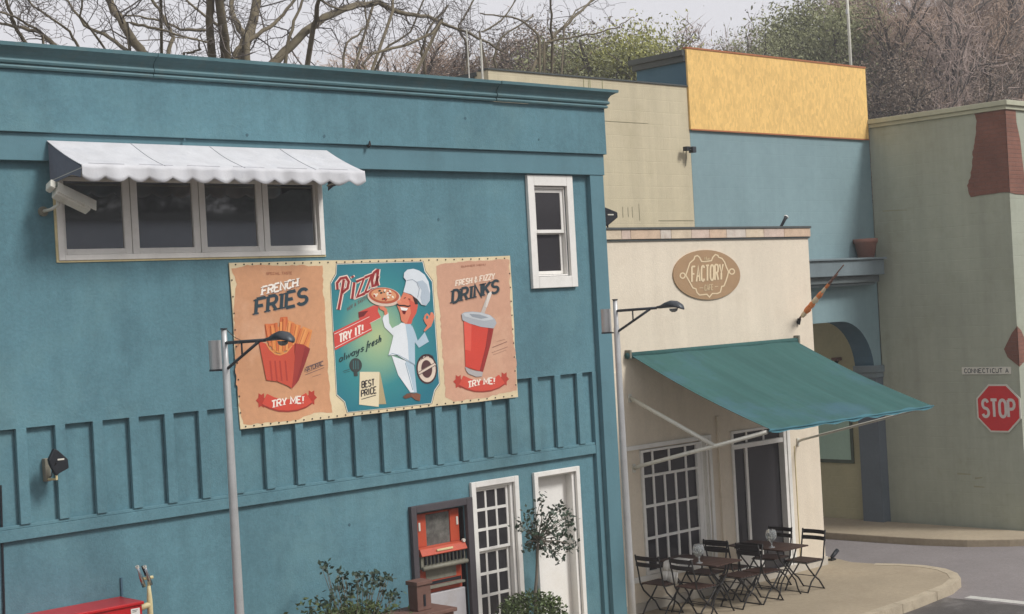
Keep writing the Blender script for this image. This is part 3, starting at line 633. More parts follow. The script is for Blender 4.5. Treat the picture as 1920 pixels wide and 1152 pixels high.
pline(CP, 6, [(172, 790), (176, 838)], 26, (62, 68, 66)); pline(CP, 5, [(85, 805), (132, 790)], 4, (60, 90, 92)); pline(CP, 5, [(90, 815), (135, 803)], 3, (60, 90, 92))
poly(CP, [(340, 810), (345, 815), (387, 1032), (335, 1034)], (178, 160, 122), 5, 'tent_card_print')
poly(CP, [(203, 808), (340, 808), (335, 1052), (198, 1036)], (226, 212, 178), 6, 'tent_card_print')
ptext(CP, 7, 'BEST', (218, 920), (304, 902), 44, 8, (58, 52, 52)); ptext(CP, 7, 'PRICE', (214, 982), (318, 954), 44, 8, (58, 52, 52))
pline(CP, 7, [(214, 1000), (315, 970)], 5, (58, 52, 52))
# printed cook
WC, WS, SK = (222, 226, 228), (176, 196, 208), (216, 128, 100)
poly(CP, [(425, 695), (580, 752), (600, 952), (556, 952), (470, 830)], WS, 6, 'cook_print')
poly(CP, [(425, 695), (520, 730), (560, 860), (580, 950), (556, 952), (470, 830)], WC, 6.5, 'cook_print')
pline(CP, 7, [(520, 745), (572, 935)], 4, (120, 150, 168))
poly(CP, [(502, 982), (530, 960), (560, 955), (592, 962), (560, 985), (520, 996)], (112, 74, 58), 7, 'cook_print')
poly(CP, [(556, 962), (600, 955), (626, 965), (622, 1012), (592, 1004), (566, 985)], (130, 86, 66), 7.5, 'cook_print')
poly(CP, [(565, 480), (590, 540), (606, 592), (655, 532), (684, 598), (615, 640), (578, 590)], WS, 7, 'cook_print')
poly(CP, [(480, 478), (436, 556), (376, 498), (360, 440), (384, 386), (402, 398), (408, 470), (428, 505), (452, 490)], WC, 7, 'cook_print')
poly(CP, [(492, 466), (556, 474), (580, 520), (586, 600), (588, 760), (510, 720), (460, 690), (402, 694), (424, 610), (440, 540), (462, 490)], WC, 8, 'cook_print')
poly(CP, [(520, 470), (556, 474), (580, 520), (586, 600), (588, 760), (545, 738), (538, 600)], WS, 8.5, 'cook_print')
pline(CP, 9, [(402, 694), (430, 680), (470, 690), (530, 722), (588, 760)], 4, (150, 172, 186))
poly(CP, [(655, 528), (700, 490), (712, 460), (724, 425), (712, 395), (698, 392), (690, 418), (672, 398), (655, 412), (646, 440), (660, 470), (672, 486), (648, 520)], SK, 8, 'cook_print')
poly(CP, ell(672, 428, 8, 12, 12), (60, 130, 135), 9, 'cook_print')
poly(CP, [(334, 352), (368, 350), (392, 372), (398, 404), (376, 416), (372, 385), (345, 372)], SK, 8, 'cook_print')
poly(CP, [(508, 250), (590, 288), (608, 345), (596, 400), (572, 440), (562, 474), (520, 474), (492, 452), (482, 396), (462, 345), (490, 290)], SK, 9, 'cook_print')
poly(CP, [(545, 300), (608, 345), (596, 400), (572, 440), (562, 474), (530, 474), (560, 400)], (206, 92, 74), 9.5, 'cook_print')
poly(CP, [(570, 280), (604, 305), (608, 338), (588, 338)], (62, 48, 46), 10, 'cook_print')
poly(CP, [(484, 356), (540, 366), (524, 386), (492, 378)], (240, 236, 230), 10, 'cook_print'); poly(CP, [(496, 380), (528, 382), (518, 408), (504, 404)], (110, 30, 34), 10, 'cook_print')
pline(CP, 11, [(458, 336), (480, 346), (510, 346), (540, 352), (556, 346)], 9, (46, 38, 38))
poly(CP, ell(478, 320, 16, 12, 14), (226, 142, 112), 10.5, 'cook_print'); pline(CP, 11, [(510, 296), (524, 290)], 5, (70, 50, 46)); pline(CP, 11, [(540, 300), (556, 302)], 5, (70, 50, 46))
poly(CP, [(506, 252), (520, 200), (526, 172), (508, 150), (512, 118), (535, 96), (575, 90), (615, 102), (655, 132), (682, 180), (693, 245), (690, 312), (664, 347), (632, 340), (604, 302), (560, 268)], (212, 218, 222), 11, 'cook_hat_print')
poly(CP, [(600, 180), (640, 170), (672, 200), (690, 260), (688, 312), (664, 345), (636, 335), (625, 290), (634, 240)], (176, 188, 198), 12, 'cook_hat_print')
pline(CP, 12, [(530, 172), (570, 165), (600, 185), (618, 230), (606, 290)], 4, (150, 160, 170))
poly(CP, ell(372, 286, 116, 66, 36, .1), (214, 190, 172), 9, 'plate_print'); poly(CP, ell(371, 277, 106, 55, 36, .1), (180, 92, 66), 10, 'pizza_print'); poly(CP, ell(370, 273, 88, 44, 36, .1), (214, 150, 110), 11, 'pizza_print')
random.seed(3)
for i in range(22):
    a = random.uniform(0, 6.28); r = random.uniform(.1, .85)**.5
    c_ = random.choice([(236, 222, 200), (236, 222, 200), (60, 66, 56), (170, 60, 50)]); cx_, cy_ = 370+78*r*math.cos(a), 273+37*r*math.sin(a)
    poly(CP, ell(cx_, cy_, 10, 6.5, 8, random.uniform(0, 3)), c_, 12+(i % 5)*.2, 'pizza_print')
poly(CP, ell(669, 788, 72, 104, 36, -.08), (72, 50, 52), 5, 'round_stamp_print'); poly(CP, ell(669, 788, 62, 92, 36, -.08), (218, 200, 182), 6, 'round_stamp_print'); poly(CP, ell(669, 788, 38, 62, 30, -.08), (86, 58, 58), 7, 'round_stamp_print')
pline(CP, 8, [(612, 820), (728, 752)], 22, (218, 200, 182)); pline(CP, 8.5, [(610, 812), (728, 742)], 4, (72, 50, 52)); pline(CP, 8.5, [(614, 830), (730, 762)], 4, (72, 50, 52))
ptext(CP, 8, 'FRESH FOOD', (622, 735), (714, 722), 20, 3.4, (72, 50, 52), gap=.3, curve=24)
mb = MB()
for i in range(33): 
    for (p, q) in (((434, 496.5), (954, 484.5)), ((453, 801), (968, 741.5))):
        t = (i+.5)/33; c_ = onY(p[0]+(q[0]-p[0])*t, p[1]+(q[1]-p[1])*t, YB-.004)
        mb.tube([c_+Vector((0, .004, 0)), c_-Vector((0, .003, 0))], .009, 6)
for i in range(9):
    for (p, q) in (((434, 510), (452, 790)), ((955, 500), (968, 735))):
        t = (i+.5)/9; c_ = onY(p[0]+(q[0]-p[0])*t, p[1]+(q[1]-p[1])*t, YB-.004)
        mb.tube([c_+Vector((0, .004, 0)), c_-Vector((0, .003, 0))], .009, 6)
o = mb.build('eyelets', IRON, bn); o['kind'] = 'stuff'

# ------------------------------------------------------------------ street lamps
def lamp(label, x, y, ztop, zbase=-.13):
    t = thing('street_lamp', label, 'street lamp', (x, y, 0), 'street lamps in front of the facades')
    MB().tube([(x, y, zbase), (x, y, 1.2), (x, y, 2.6), (x, y, ztop-.35), (x, y, ztop-.33), (x, y, ztop)], [.052, .049, .043, .036, .030, .028], 14).build('pole', STEEL, t, smooth=True)
    MB().tube([(x, y, ztop), (x, y, ztop+.012)], .036, 12).build('pole_cap', DKMETAL, t)
    za = ztop-.135
    d = Vector((.10, -1, 0)).normalized()
    A = Vector((x, y, za)); B = A+d*.62+Vector((0, 0, .012)); Cc = Vector((x, y, za-.265)); D_ = A+d*.52
    MB().tube([A, B], .017, 8).build('arm', DKMETAL, t, smooth=True)
    MB().tube([Cc, D_], .016, 8).tube([A+d*.26, Cc+(D_-Cc)*.5], .01, 6).build('brace', DKMETAL, t, smooth=True)
    # cobra head
    mb = MB(); H = []
    side = d.cross(Vector((0, 0, 1)))
    prof_ = [(0, .018, .02, 0), (.06, .03, .03, .0), (.13, .06, .05, .01), (.22, .085, .065, .018), (.30, .085, .06, .012), (.36, .06, .045, -.008), (.395, .02, .02, -.03)]
    n = 14
    for (s_, w, h, zo) in prof_:
        c_ = B+d*s_+Vector((0, 0, zo))
        for k in range(n):
            a = 2*math.pi*k/n; mb.v.append(c_+side*w*math.cos(a)+Vector((0, 0, 1))*(h*math.sin(a) if math.sin(a) > 0 else h*.35*math.sin(a)))
    for i in range(len(prof_)-1):
        for k in range(n): k2 = (k+1) % n; mb.f.append((i*n+k, i*n+k2, (i+1)*n+k2, (i+1)*n+k))
    mb.f.append(tuple(range(n))[::-1]); mb.f.append(tuple((len(prof_)-1)*n+k for k in range(n)))
    mb.build('lamp_head', DKMETAL, t, smooth=True)
    c_ = B+d*.25+Vector((0, 0, -.015)); MB().tube([c_, c_+Vector((0, 0, -.03)), c_+Vector((0, 0, -.045))], [.055, .045, .02], 12).build('lens', M('lamp_lens', (120, 122, 120), rough=.2), t, smooth=True)
    # ballast cylinder on the back
    bxp = Vector((x, y, 0))-d*.155; z0 = za-.275
    MB().tube([(bxp.x, bxp.y, z0+.02), (bxp.x, bxp.y, za+.03)], .062, 18).build('ballast_can', STEEL, t, smooth=False)
    MB().tube([(bxp.x, bxp.y, z0), (bxp.x, bxp.y, z0+.019)], .067, 18).box(bxp.x-.012, x+.0, min(bxp.y, y), max(bxp.y, y), z0, z0+.015).build('can_bracket', DKMETAL, t)
    return t
p1 = onY(418, 618, -1.8); lamp1 = lamp('nearer steel street lamp crossing the left edge of the printed banner', p1.x+.01, -1.8, p1.z)
p2 = onY(1152, 563, -1.8); l2 = lamp('farther steel street lamp at the teal corner beside the cafe', p2.x+.01, -1.8, p2.z)

MB().tube([onY(426, 620, -1.75), onY(440, 633, -1.2), onY(455, 640, -.8), onY(449, 645, YB-.01)], .004, 5).build('stay_wire', IRON, lamp1)
# ------------------------------------------------------------------ red vending machine in its niche
mb = MB(); ring(mb, nL-.02, nR+.02, .0, nT+.02, YW-.06, YW, .085, .10, 0, .085); ni = mb.build('niche_frame', GREYFR, tb, bevel=.006)
MB().box(nL+.081, nR-.081, YW+.49, YW+.5, 0, nT).build('back_panel', M('niche_shade', (30, 28, 31), rough=.9), ni)  # shade inside the niche put into a near-black colour, jamb included
MB().box(nR-.095, nR-.081, YW+.02, YW+.49, 0, nT-.09).build('inner_jamb', M('niche_shade', (30, 28, 31), rough=.9), ni)
vm_ = thing('vending_machine', 'old red enamel vending machine with glass front set into the teal wall', 'vending machine', (12.5, YW, 0))
YM = YW+.06; mx0, mx1 = onY(781, 980, YM).x, onY(861, 980, YM).x; mzt = onY(820, 956, YM).z
mzt = min(mzt, nT-.10)
gz0, gz1 = onY(820, 1021, YM).z, onY(820, 961, YM).z-.01; gx0, gx1 = onY(799, 990, YM).x, onY(844, 988, YM).x
mb = MB(); mb.box(mx0, gx0, YM, YM+.38, gz0, mzt); mb.box(gx1, mx1, YM, YM+.38, gz0, mzt); mb.box(gx0, gx1, YM+.02, YM+.38, gz1, mzt)
lowz = onY(865, 1100, YM).z
mb.box(mx0, mx1, YM+.001, YM+.38, lowz, gz0-.001); mb.build('body', REDMACH, vm_, bevel=.008)
MB().box(gx0, gx1, YM+.015, YM+.025, gz0, gz1).build('glass_front', M('dusty_mirror_glass', (112, 110, 104), k=.8, rough=.25, var=.45, scale=9, spec=.6, dirt=((60, 60, 56), .7, 14)), vm_)
for xx in (mx0+.02, mx1-.055): MB().box(xx, xx+.03, YM-.012, YM-.001, gz0+.2, gz1-.08).build('price_plate', OFFW, vm_, bevel=.003)
hz1, hz0 = gz0-.005, gz0-.26
hood = [(YM, hz1), (YM-.07, hz1-.01), (YM-.11, hz1-.09), (YM-.10, hz1-.10), (YM, hz1-.10)]
MB().extr([(mx0-.03, y, z) for y, z in hood], (mx1-mx0+.05, 0, 0)).build('hood', REDMACH, vm_, bevel=.004)
q = (mx0+mx1)/2; MB().box(q-.13, q+.13, YM-.108, YM-.092, hz1-.06, hz1-.035).build('badge_strip', PIPE, vm_, bevel=.003)
MB().box(mx0-.02, mx1+.01, YM-.07, YM-.001, hz0, hz1-.101).build('selector_panel', GREYMACH, vm_, bevel=.004)
knob = None
for i in range(11):
    x = mx0+.04+i*(mx1-mx0-.08)/10
    if knob is None: knob = MB().box(-.009, .009, -.03, 0, -.05, .05).build('selector_pull', BLACK, vm_, loc=(0, 0, 0)); knob.location = (x-12.5, YM-.071-YW, hz0+.1)
    else: inst('selector_pull', knob.data, vm_, (x-12.5, YM-.071-YW, hz0+.1))
MB().tube([(mx0-.02, YM-.10, hz0+.01), (mx1+.01, YM-.10, hz0+.01)], .028, 10).build('tray_roll', GREYMACH, vm_, smooth=True)
MB().box(mx0+.10, mx1-.10, YM-.008, YM, hz0-.16, hz0-.03).build('instruction_plate', GREYMACH, vm_)
MB().box(mx0+.03, mx1-.02, YM-.004, YM, lowz+.10, lowz+.14).build('delivery_slot', BLACK, vm_)
MB().box(mx0+.0, mx1-.02, YM-.08, YM-.003, lowz+.065, lowz+.095).build('delivery_shelf', GREYMACH, vm_, bevel=.004)
MB().box(mx0+.02, mx1+.01, YM-.04, YM+.38, .0, lowz-.002).build('base_cabinet', GREYPAN, vm_, bevel=.01)
q = Vector((mx1-.01, YM-.06, hz1+.01)); MB().tube([q, q+Vector((0, -.03, .0))], .022, 10).build('key_knob', OFFW, vm_)
# brown boxes in front of it
wbx = thing('brown_upright_box', 'brown upright box with a notch in front of the vending machine', 'box', (12.0, -.9, .8))
a = onY(781, 1092, -.85); b = onY(803, 1140, -.85)
MB().box(a.x-.0, a.x+.21, -.85, -.68, b.z-.02, a.z-.05).build('box_body', BROWN, wbx, bevel=.008)
MB().box(a.x-.015, a.x+.225, -.87, -.66, a.z-.048, a.z).build('lid', BROWN, wbx, bevel=.006)
MB().box(a.x+.09, a.x+.12, -.858, -.851, b.z+.03, a.z-.16).build('slot', BLACK, wbx)
wb2 = thing('brown_low_cabinet', 'wide brown wooden cabinet carrying the upright brown box', 'cabinet', (11.9, -.95, 0))
MB().box(a.x-.35, a.x+.42, -1.0, -.5, -.0, b.z-.07).build('cabinet_body', BROWN, wb2, bevel=.01)
MB().box(a.x-.38, a.x+.45, -1.03, -.48, b.z-.068, b.z-.022).build('cabinet_top', BROWN, wb2, bevel=.008)

# ------------------------------------------------------------------ red cabinet, standpipe
rc = thing('red_cabinet', 'glossy red steel cabinet with a white label against the teal wall', 'cabinet', (7.3, -.5, 0))
p = onY(266, 1127, -.72)
MB().box(6.1, p.x, -.72, YW-.02, 0, p.z-.035).build('cabinet_body', REDBOX, rc, bevel=.01)
MB().box(6.08, p.x+.015, -.74, YW-.015, p.z-.034, p.z).build('lid', REDBOX, rc, bevel=.008)
q = onY(245, 1139, -.722); MB().box(q.x, q.x+.10, -.7245, -.7205, q.z-.095, q.z-.02).build('white_label', WHITE, rc)
MB().box(q.x+.015, q.x+.075, -.7262, -.725, q.z-.04, q.z-.035).box(q.x+.015, q.x+.06, -.7262, -.725, q.z-.055, q.z-.05).build('label_print', DKMETAL, rc)
sp_ = thing('standpipe', 'cream standpipe with two angled chrome nozzles beside the red cabinet', 'pipe', (8.3, -.6, 0))
yq = -.60; v0 = onY(282, 1152, yq); v1 = onY(279, 1104, yq)
MB().tube([(v0.x, yq, 0), (v0.x, yq, v1.z-.12), (v0.x, yq, v1.z-.05), (v0.x, yq, v1.z+.03)], [.03, .03, .024, .018], 12).build('riser', PIPE, sp_, smooth=True)
MB().tube([(v0.x, yq, v1.z-.16), (v0.x-.05, yq, v1.z-.17), (p.x-.01, yq, v1.z-.2)], .03, 10).build('branch_pipe', PIPE, sp_, smooth=True)
MB().tube([(v0.x, yq, v1.z+.02), (v0.x, yq, v1.z+.10)], .014, 8).build('neck', PIPE, sp_, smooth=True)
MB().tube([(v0.x-.06, yq, v1.z+.11), (v0.x+.05, yq, v1.z+.11)], .018, 8).build('crossbar', PIPE, sp_, smooth=True)
for k, (s0, s1) in enumerate((((270, 1100), (257, 1062)), ((283, 1096), (271, 1062)))):
    a_ = onY(*s0, yq); b_ = onY(*s1, yq-.05); m_ = a_.lerp(b_, .55)
    MB().tube([a_, m_, m_.lerp(b_, .1), b_], [.022, .019, .015, .013], 8).build('nozzle', CHROME, sp_, smooth=True)
    MB().tube([b_.lerp(a_, .08), b_], .02, 8).build('nozzle_tip', OFFW, sp_)
MB().tube([(v0.x-.02, yq, v1.z+.14), (v0.x-.05, yq+.01, v1.z+.24)], .02, 8).build('valve', BLACK, sp_)
MB().box(v0.x-.13, v0.x-.11, YW-.02, YW, .3, v1.z+.1).build('wall_strap', DKBLUE, sp_)

# ------------------------------------------------------------------ foliage helper
def leaf(mb, c, s, nrm=None, shape=1.6):
    n = nrm or Vector((random.gauss(0, 1), random.gauss(0, 1), random.gauss(.3, 1))).normalized()
    a = n.orthogonal().normalized(); ang = random.uniform(0, 6.28); b = n.cross(a)
    u = a*math.cos(ang)+b*math.sin(ang); v = n.cross(u)
    mb.quad(c-u*s*.5*shape, c-v*s*.35+u*s*.05, c+u*s*.5*shape, c+v*s*.35+u*s*.05)
def cluster_plant(mbL, mbS, base, tips, r, nl, ls):
    for t in tips:
        t = Vector(t); mid = base.lerp(t, .5)+Vector((random.uniform(-.05, .05), random.uniform(-.05, .05), .03))
        mbS.tube([base, mid, t], [.008, .006, .003], 5)
        for k in range(nl):
            leaf(mbL, t+Vector((random.gauss(0, r), random.gauss(0, r), random.gauss(0, r*.9))), ls*random.uniform(.6, 1.2), None, 1.15)
random.seed(11)
yt_ = -.95
tr = thing('small_standard_tree', 'small ball topped tree with sparse dark leaves before the white door', 'tree', (onY(1003, 1118, yt_).x, yt_, 0))
cb = onY(1003, 1118, yt_); ct = onY(1008, 1030, yt_)
MB().tube([(cb.x, yt_, .3), cb, cb.lerp(ct, .4)+Vector((.012, 0, 0)), ct, ct+Vector((.02, 0, .1))], [.03, .022, .019, .017, .01], 8).build('trunk', STEM, tr, smooth=True)
mL, mS = MB(), MB()
tips = []
for (px, py) in [(1015, 937), (1013, 942), (990, 960), (985, 975), (1000, 975), (975, 990), (970, 985), (990, 1000), (1000, 1010), (1012, 985), (1020, 968), (1035, 955), (1048, 948), (1055, 952), (1045, 965), (1035, 975), (1060, 968), (1070, 963), (1072, 980), (1060, 990), (1050, 982), (1030, 990), (1020, 1000), (1040, 1000), (1055, 1003), (1068, 1005), (1075, 1020), (1080, 1025), (1065, 1030), (1050, 1022), (1035, 1018), (1020, 1020), (1005, 1020), (995, 1025), (985, 1022), (1025, 1032), (1040, 1038), (1052, 1045), (1030, 1044), (1012, 1030), (1045, 1028), (1000, 992), (1023, 985), (1010, 1005)]:
    tips.append(onY(px, py, yt_+random.uniform(-.3, .3)))
c0 = ct+Vector((.02, 0, .1))
for t in tips: cluster_plant(mL, mS, c0, [t], .042, 14, .058)
mL.build('crown', LEAFD, tr); mS.build('twigs', STEM, tr)
ms = thing('potted_mound_shrub', 'dense low round shrub in a pot at the foot of the small tree', 'shrub', (cb.x, yt_, 0))
mL = MB(); cc = onY(998, 1150, yt_)
for i in range(2600):
    d = Vector((random.gauss(0, 1), random.gauss(0, 1), random.gauss(0, 1))).normalized(); r = random.uniform(.55, 1.0)
    p = cc+Vector((d.x*.46*r, d.y*.42*r, d.z*.27*r+random.uniform(-.02, .03)))
    if p.z > cc.z-.25: leaf(mL, p, random.uniform(.025, .05))
mL.build('foliage', LEAFM, ms)
prf = [(.20, 0), (.26, .05), (.30, .35), (.32, cc.z-.28), (.34, cc.z-.26), (.34, cc.z-.2), (.30, cc.z-.2)]
mb = MB(); n = 20
for r, z in prf:
    for k in range(n): mb.v.append(Vector((cc.x+r*math.cos(6.2832*k/n), yt_+r*math.sin(6.2832*k/n), z)))
for i in range(len(prf)-1):
    for k in range(n): k2 = (k+1) % n; mb.f.append((i*n+k, i*n+k2, (i+1)*n+k2, (i+1)*n+k))
mb.f.append(tuple(range((len(prf)-1)*n, len(prf)*n))); mb.build('pot', TERRA, ms, smooth=True)
# loose leafy bush left of the boxes
bu = thing('leafy_bush', 'loose leafy bush with upright stems against the lower teal wall', 'bush', (onY(660, 1152, -.85).x, -.85, 0))
mL, mL2, mS = MB(), MB(), MB(); yb_ = -.85; base = onY(665, 1180, yb_); base = Vector((base.x, yb_, .25))
for (px, py) in [(612, 1060), (603, 1064), (612, 1070), (640, 1072), (648, 1080), (632, 1088), (672, 1078), (680, 1083), (668, 1095), (655, 1098), (690, 1080), (700, 1076), (708, 1085), (716, 1088), (725, 1084), (730, 1082), (715, 1098), (700, 1100), (690, 1110), (675, 1112), (660, 1110), (640, 1105), (628, 1103), (648, 1118), (722, 1110), (736, 1118), (745, 1118), (730, 1125), (598, 1124), (615, 1130), (625, 1120)]:
    cluster_plant(mL, mS, base, [onY(px, py, yb_+random.uniform(-.2, .2))], .032, 12, .06)
for i in range(900):
    px = random.gauss(665, 38); py = random.gauss(1150, 14)
    leaf(mL2, onY(px, py, yb_+random.uniform(-.25, .25)), random.uniform(.03, .055))
for (px, py) in ((586, 1140), (582, 1148), (610, 1140)):
    cluster_plant(mL, mS, base, [onY(px, py, yb_)], .03, 12, .05)
mL.build('upper_leaves', LEAFD, bu); mL2.build('lower_leaves', LEAFM, bu); mS.build('stems', STEM, bu)
MB().box(base.x-.5, base.x+.5, yb_-.2, yb_+.25, 0, .75).build('planter', BROWN, bu, bevel=.01)

# ------------------------------------------------------------------ cream cafe building
cb_ = thing('cream_cafe_building', 'low cream rendered cafe building with a tiled coping beside the teal corner', 'building', (18.3, 0, 0))
CX0, CX1 = XR+.005, 20.84
wo_ = (16.55, 17.86, .50, 2.27); do_ = (18.60, 19.95, .0, 2.34)
mb = MB(); holed(mb, CX0, CX1, -.1, 5.25, 0, [wo_, do_], .3); mb.quad((CX1, 0, -.1), (CX1, 1.69, -.1), (CX1, 1.69, 5.25), (CX1, 0, 5.25)); mb.build('wall', CREAM, cb_)
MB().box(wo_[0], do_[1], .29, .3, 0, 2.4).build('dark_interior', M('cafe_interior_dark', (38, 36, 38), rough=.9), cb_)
MB().box(CX0, CX1-.01, .01, 1.68, 5.15, 5.2).build('roof', ROOFM, cb_)
tm = [M('coping_tile_%s' % n, c, k=K, rough=.7, var=.18, scale=5, dirt=((150, 110, 90), .4, 6)) for n, c in (('pink', (210, 188, 172)), ('buff', (212, 194, 168)), ('pale', (214, 202, 188)), ('orange', (208, 182, 156)))]
xs_ = [onY(px, 438, -.03).x for px in (1134, 1165, 1182, 1238, 1258, 1296, 1330, 1362, 1398, 1432, 1470)]+[CX1+.03]
for i in range(len(xs_)-1):
    MB().box(max(xs_[i], CX0)+.003, xs_[i+1]-.003, -.035, .12, 5.262, 5.395).build('coping_tile', tm[(i*3+1) % 4], cb_, bevel=.004)
MB().box(CX0, CX1+.04, -.05, .13, 5.397, 5.43).build('coping_cap', DKTRIM, cb_, bevel=.004)
MB().box(CX0, CX1+.02, -.02, .0, 5.235, 5.258).build('coping_fillet', DKTRIM, cb_)
MB().box(CX0, CX1+.005, -.045, -.0, -.05, .13).build('plinth', M('pale_plinth', (190, 182, 168), k=K, var=.15, dirt=((130, 120, 100), .5, 3)), cb_, bevel=.005)
MB().box(16.2, 18.0, -.035, 0, .42, .495).build('sill_rail', WHITE, cb_, bevel=.004)
MB().box(16.2, 18.12, -.03, 0, 2.285, 2.345).build('head_rail', WHITE, cb_, bevel=.004)
MB().box(18.06, 18.12, -.032, 0, .131, 2.284).build('trim_board', WHITE, cb_, bevel=.004)
MB().box(18.28, 18.33, -.032, 0, .131, 2.6).build('trim_board', CREAM, cb_, bevel=.004)
MB().box(15.73, 16.18, -.03, 0, .131, 3.4).build('corner_board', CREAM, cb_, bevel=.004)
q0 = onY(1489, 836, 0); q1 = onY(1503, 990, 0)
MB().box(q0.x-.006, q0.x+.006, -.01, 0, .15, q0.z).build('wall_seam_cover', PIPE, cb_)
# cafe window
mb = MB(); ring(mb, 16.555, 17.855, .50, 2.265, -.03, .05, .045, .085, .05, .035); cw = mb.build('window', WHITE, cb_, bevel=.004)
mb = MB(); ring(mb, 17.86, 18.02, .50, 2.282, -.03, 0, .04, .03, .0, .0); mb.build('side_casing', WHITE, cw, bevel=.003)
MB().box(17.86, 18.02, -.012, -.001, .5, 2.28).build('casing_panel', OFFW, cw)
gx0, gx1 = 16.60, 17.77; rows = [(.55, .985), (1.022, 1.44), (1.477, 1.87), (1.907, 2.23)]; b = .034; pw = (gx1-gx0-4*b)/5
for r, (z0, z1) in enumerate(rows):
    if r < 3: MB().box(gx0, gx1, -.012, .03, z1, rows[r+1][0]).build('glazing_bar', WHITE, cw)
    cells = [(gx0+i*(pw+b), gx0+i*(pw+b)+pw) for i in range(5)]
    if r == 3:
        m_ = (gx0+gx1)/2; cells = [cells[0], (cells[1][0], m_-b/2), (m_+b/2, cells[3][1]), cells[4]]
    for i, (a, c_) in enumerate(cells):
        MB().box(a, c_, .012, .02, z0, z1).build('pane', GLASSD, cw)
        if i: MB().box(cells[i-1][1], a, -.006, .03, z0, z1).build('glazing_bar', WHITE, cw)
# cafe door
mb = MB(); ring(mb, 18.60, 19.95, 0.0, 2.34, -.025, .12, .05, .07, 0, .04); mb.box(19.952, 20.03, -.04, -.001, 0, 2.4); cdn = mb.build('door', WHITE, cb_, bevel=.004)
MB().box(18.65, 19.88, -.01, .11, 2.06, 2.13).build('transom_rail', WHITE, cdn, bevel=.004)
for i, (a, c_) in enumerate(((18.65, 19.03), (19.06, 19.45), (19.48, 19.88))):
    MB().box(a, c_, .06, .07, 2.131, 2.299).build('transom_pane', GLASSD, cdn)
    if i: MB().box(a-.03, a, .04, .08, 2.131, 2.299).build('glazing_bar', WHITE, cdn)
MB().box(18.66, 19.30, .03, .058, .10, .48).build('kick_panel', WHITE, cdn, bevel=.004)
MB().box(18.98, 19.035, .03, .10, .49, 2.059).build('mullion', WHITE, cdn, bevel=.003)
MB().box(18.651, 18.979, .06, .07, .0, 2.059).build('door_pane', GLASSD, cdn); MB().box(19.036, 19.879, .08, .09, .0, 2.059).build('door_pane', GLASSD, cdn)
# oval sign
sg = thing('oval_cafe_sign', 'tan oval painted sign with a scrolled cream border and lettering', 'sign', (18.25, 0, 4.72))
def CS(p): return 1240+p[0]/10.47, 460+p[1]/10.47
def spl(lv): return lambda p, l: onY(*CS(p), -.02-.0015*lv-.0003*l)
P = ell(893, 583, 658, 488, 48, .04); A3 = [onY(*CS(p), -.02) for p in P]
MB().extr(A3, (0, .02, 0)).build('oval_board', M('tan_sign_paint', (170, 138, 104), k=K, rough=.7, var=.07, scale=5, bump=.2), sg)
SGC = M('cream_sign_paint', (228, 205, 168), k=K, rough=.7, var=.05)
mb = MB()
sb = [[(480, 590), (520, 470), (560, 350), (640, 280), (660, 220), (710, 205), (750, 240), (790, 320), (860, 325), (985, 305), (1010, 240), (1060, 185), (1110, 200), (1125, 240)],
      [(1125, 240), (1190, 260), (1240, 330), (1280, 440), (1320, 520), (1300, 600), (1270, 700), (1230, 800), (1185, 810), (1160, 920), (1100, 950), (1000, 950), (945, 1020), (895, 965), (750, 980), (700, 930), (680, 860), (620, 840), (560, 730), (480, 590)],
      ell(418, 598, 48, 52, 14)+[(466, 598)], ell(1386, 518, 50, 52, 14)+[(1436, 518)], [(750, 840), (825, 838)], [(1050, 815), (1115, 808)]]
for i, st in enumerate(sb): ribbon(mb, st, 24 if i < 4 else 10, spl(2), i % 5)
mb.build('scroll_border', SGC, sg)
text('FACTORY', (600, 722), (1210, 672), 300, spl(3), 34, gap=.38).build('lettering', SGC, sg)
text('CAFE', (850, 895), (1015, 878), 110, spl(3), 20, gap=.35).build('lettering', M('cream_sign_paint_faint', (205, 180, 142), k=K), sg)
text('the', (840, 305), (945, 298), 70, spl(3), 14, gap=.3).build('lettering', M('cream_sign_paint_faint', (205, 180, 142), k=K), sg)
# green awning
ga = thing('green_cafe_awning', 'large faded green pull out awning on white arms over the cafe tables', 'awning', (18.3, -.05, 3.6))
mb = MB(); nx, nv = 40, 14; AX0, AX1 = 16.41, 20.27
def gw(u, v):
    f = .018*math.sin(u*44+2*v)*v + .012*math.sin(u*23+1)
    return Vector((AX0+(AX1-AX0)*u, -.03+(-2.39)*v, 3.64-1.02*v-.05*math.sin(math.pi*v)+f*.5))
for i in range(nx):
    for j in range(nv): mb.quad(gw(i/nx, j/nv), gw(i/nx, (j+1)/nv), gw((i+1)/nx, (j+1)/nv), gw((i+1)/nx, j/nv))
can = mb.build('canopy', AWN, ga, weld=True); sm = can.modifiers.new('t', 'SOLIDIFY'); sm.thickness = .004
mb = MB(); 
for i in range(60):
    t0, t1 = i/60, (i+1)/60; a, c_ = gw(t0, 1), gw(t1, 1); h0 = .045+.008*math.sin(i*.9); h1 = .045+.008*math.sin((i+1)*.9)
    mb.quad(a, a+Vector((0, -.035, -h0)), c_+Vector((0, -.035, -h1)), c_)
mb.build('front_hem', M('dark_teal_hem', (62, 112, 122), k=.9, rough=.8), ga)
MB().tube([(AX0-.03, -2.44, 2.605), (AX1+.05, -2.44, 2.605)], .012, 8).build('front_bar', M('dark_teal_hem', (62, 112, 122), k=.9, rough=.8), ga, smooth=True)
MB().tube([(AX0-.06, -.05, 3.62), (AX1+.03, -.05, 3.62)], .045, 10).build('roller', AWN, ga, smooth=True)
for x in (AX0-.03, AX1+.06): MB().box(x-.02, x+.02, -.10, -.0, 3.58, 3.70).build('end_bracket', GREYMACH, ga, bevel=.005)
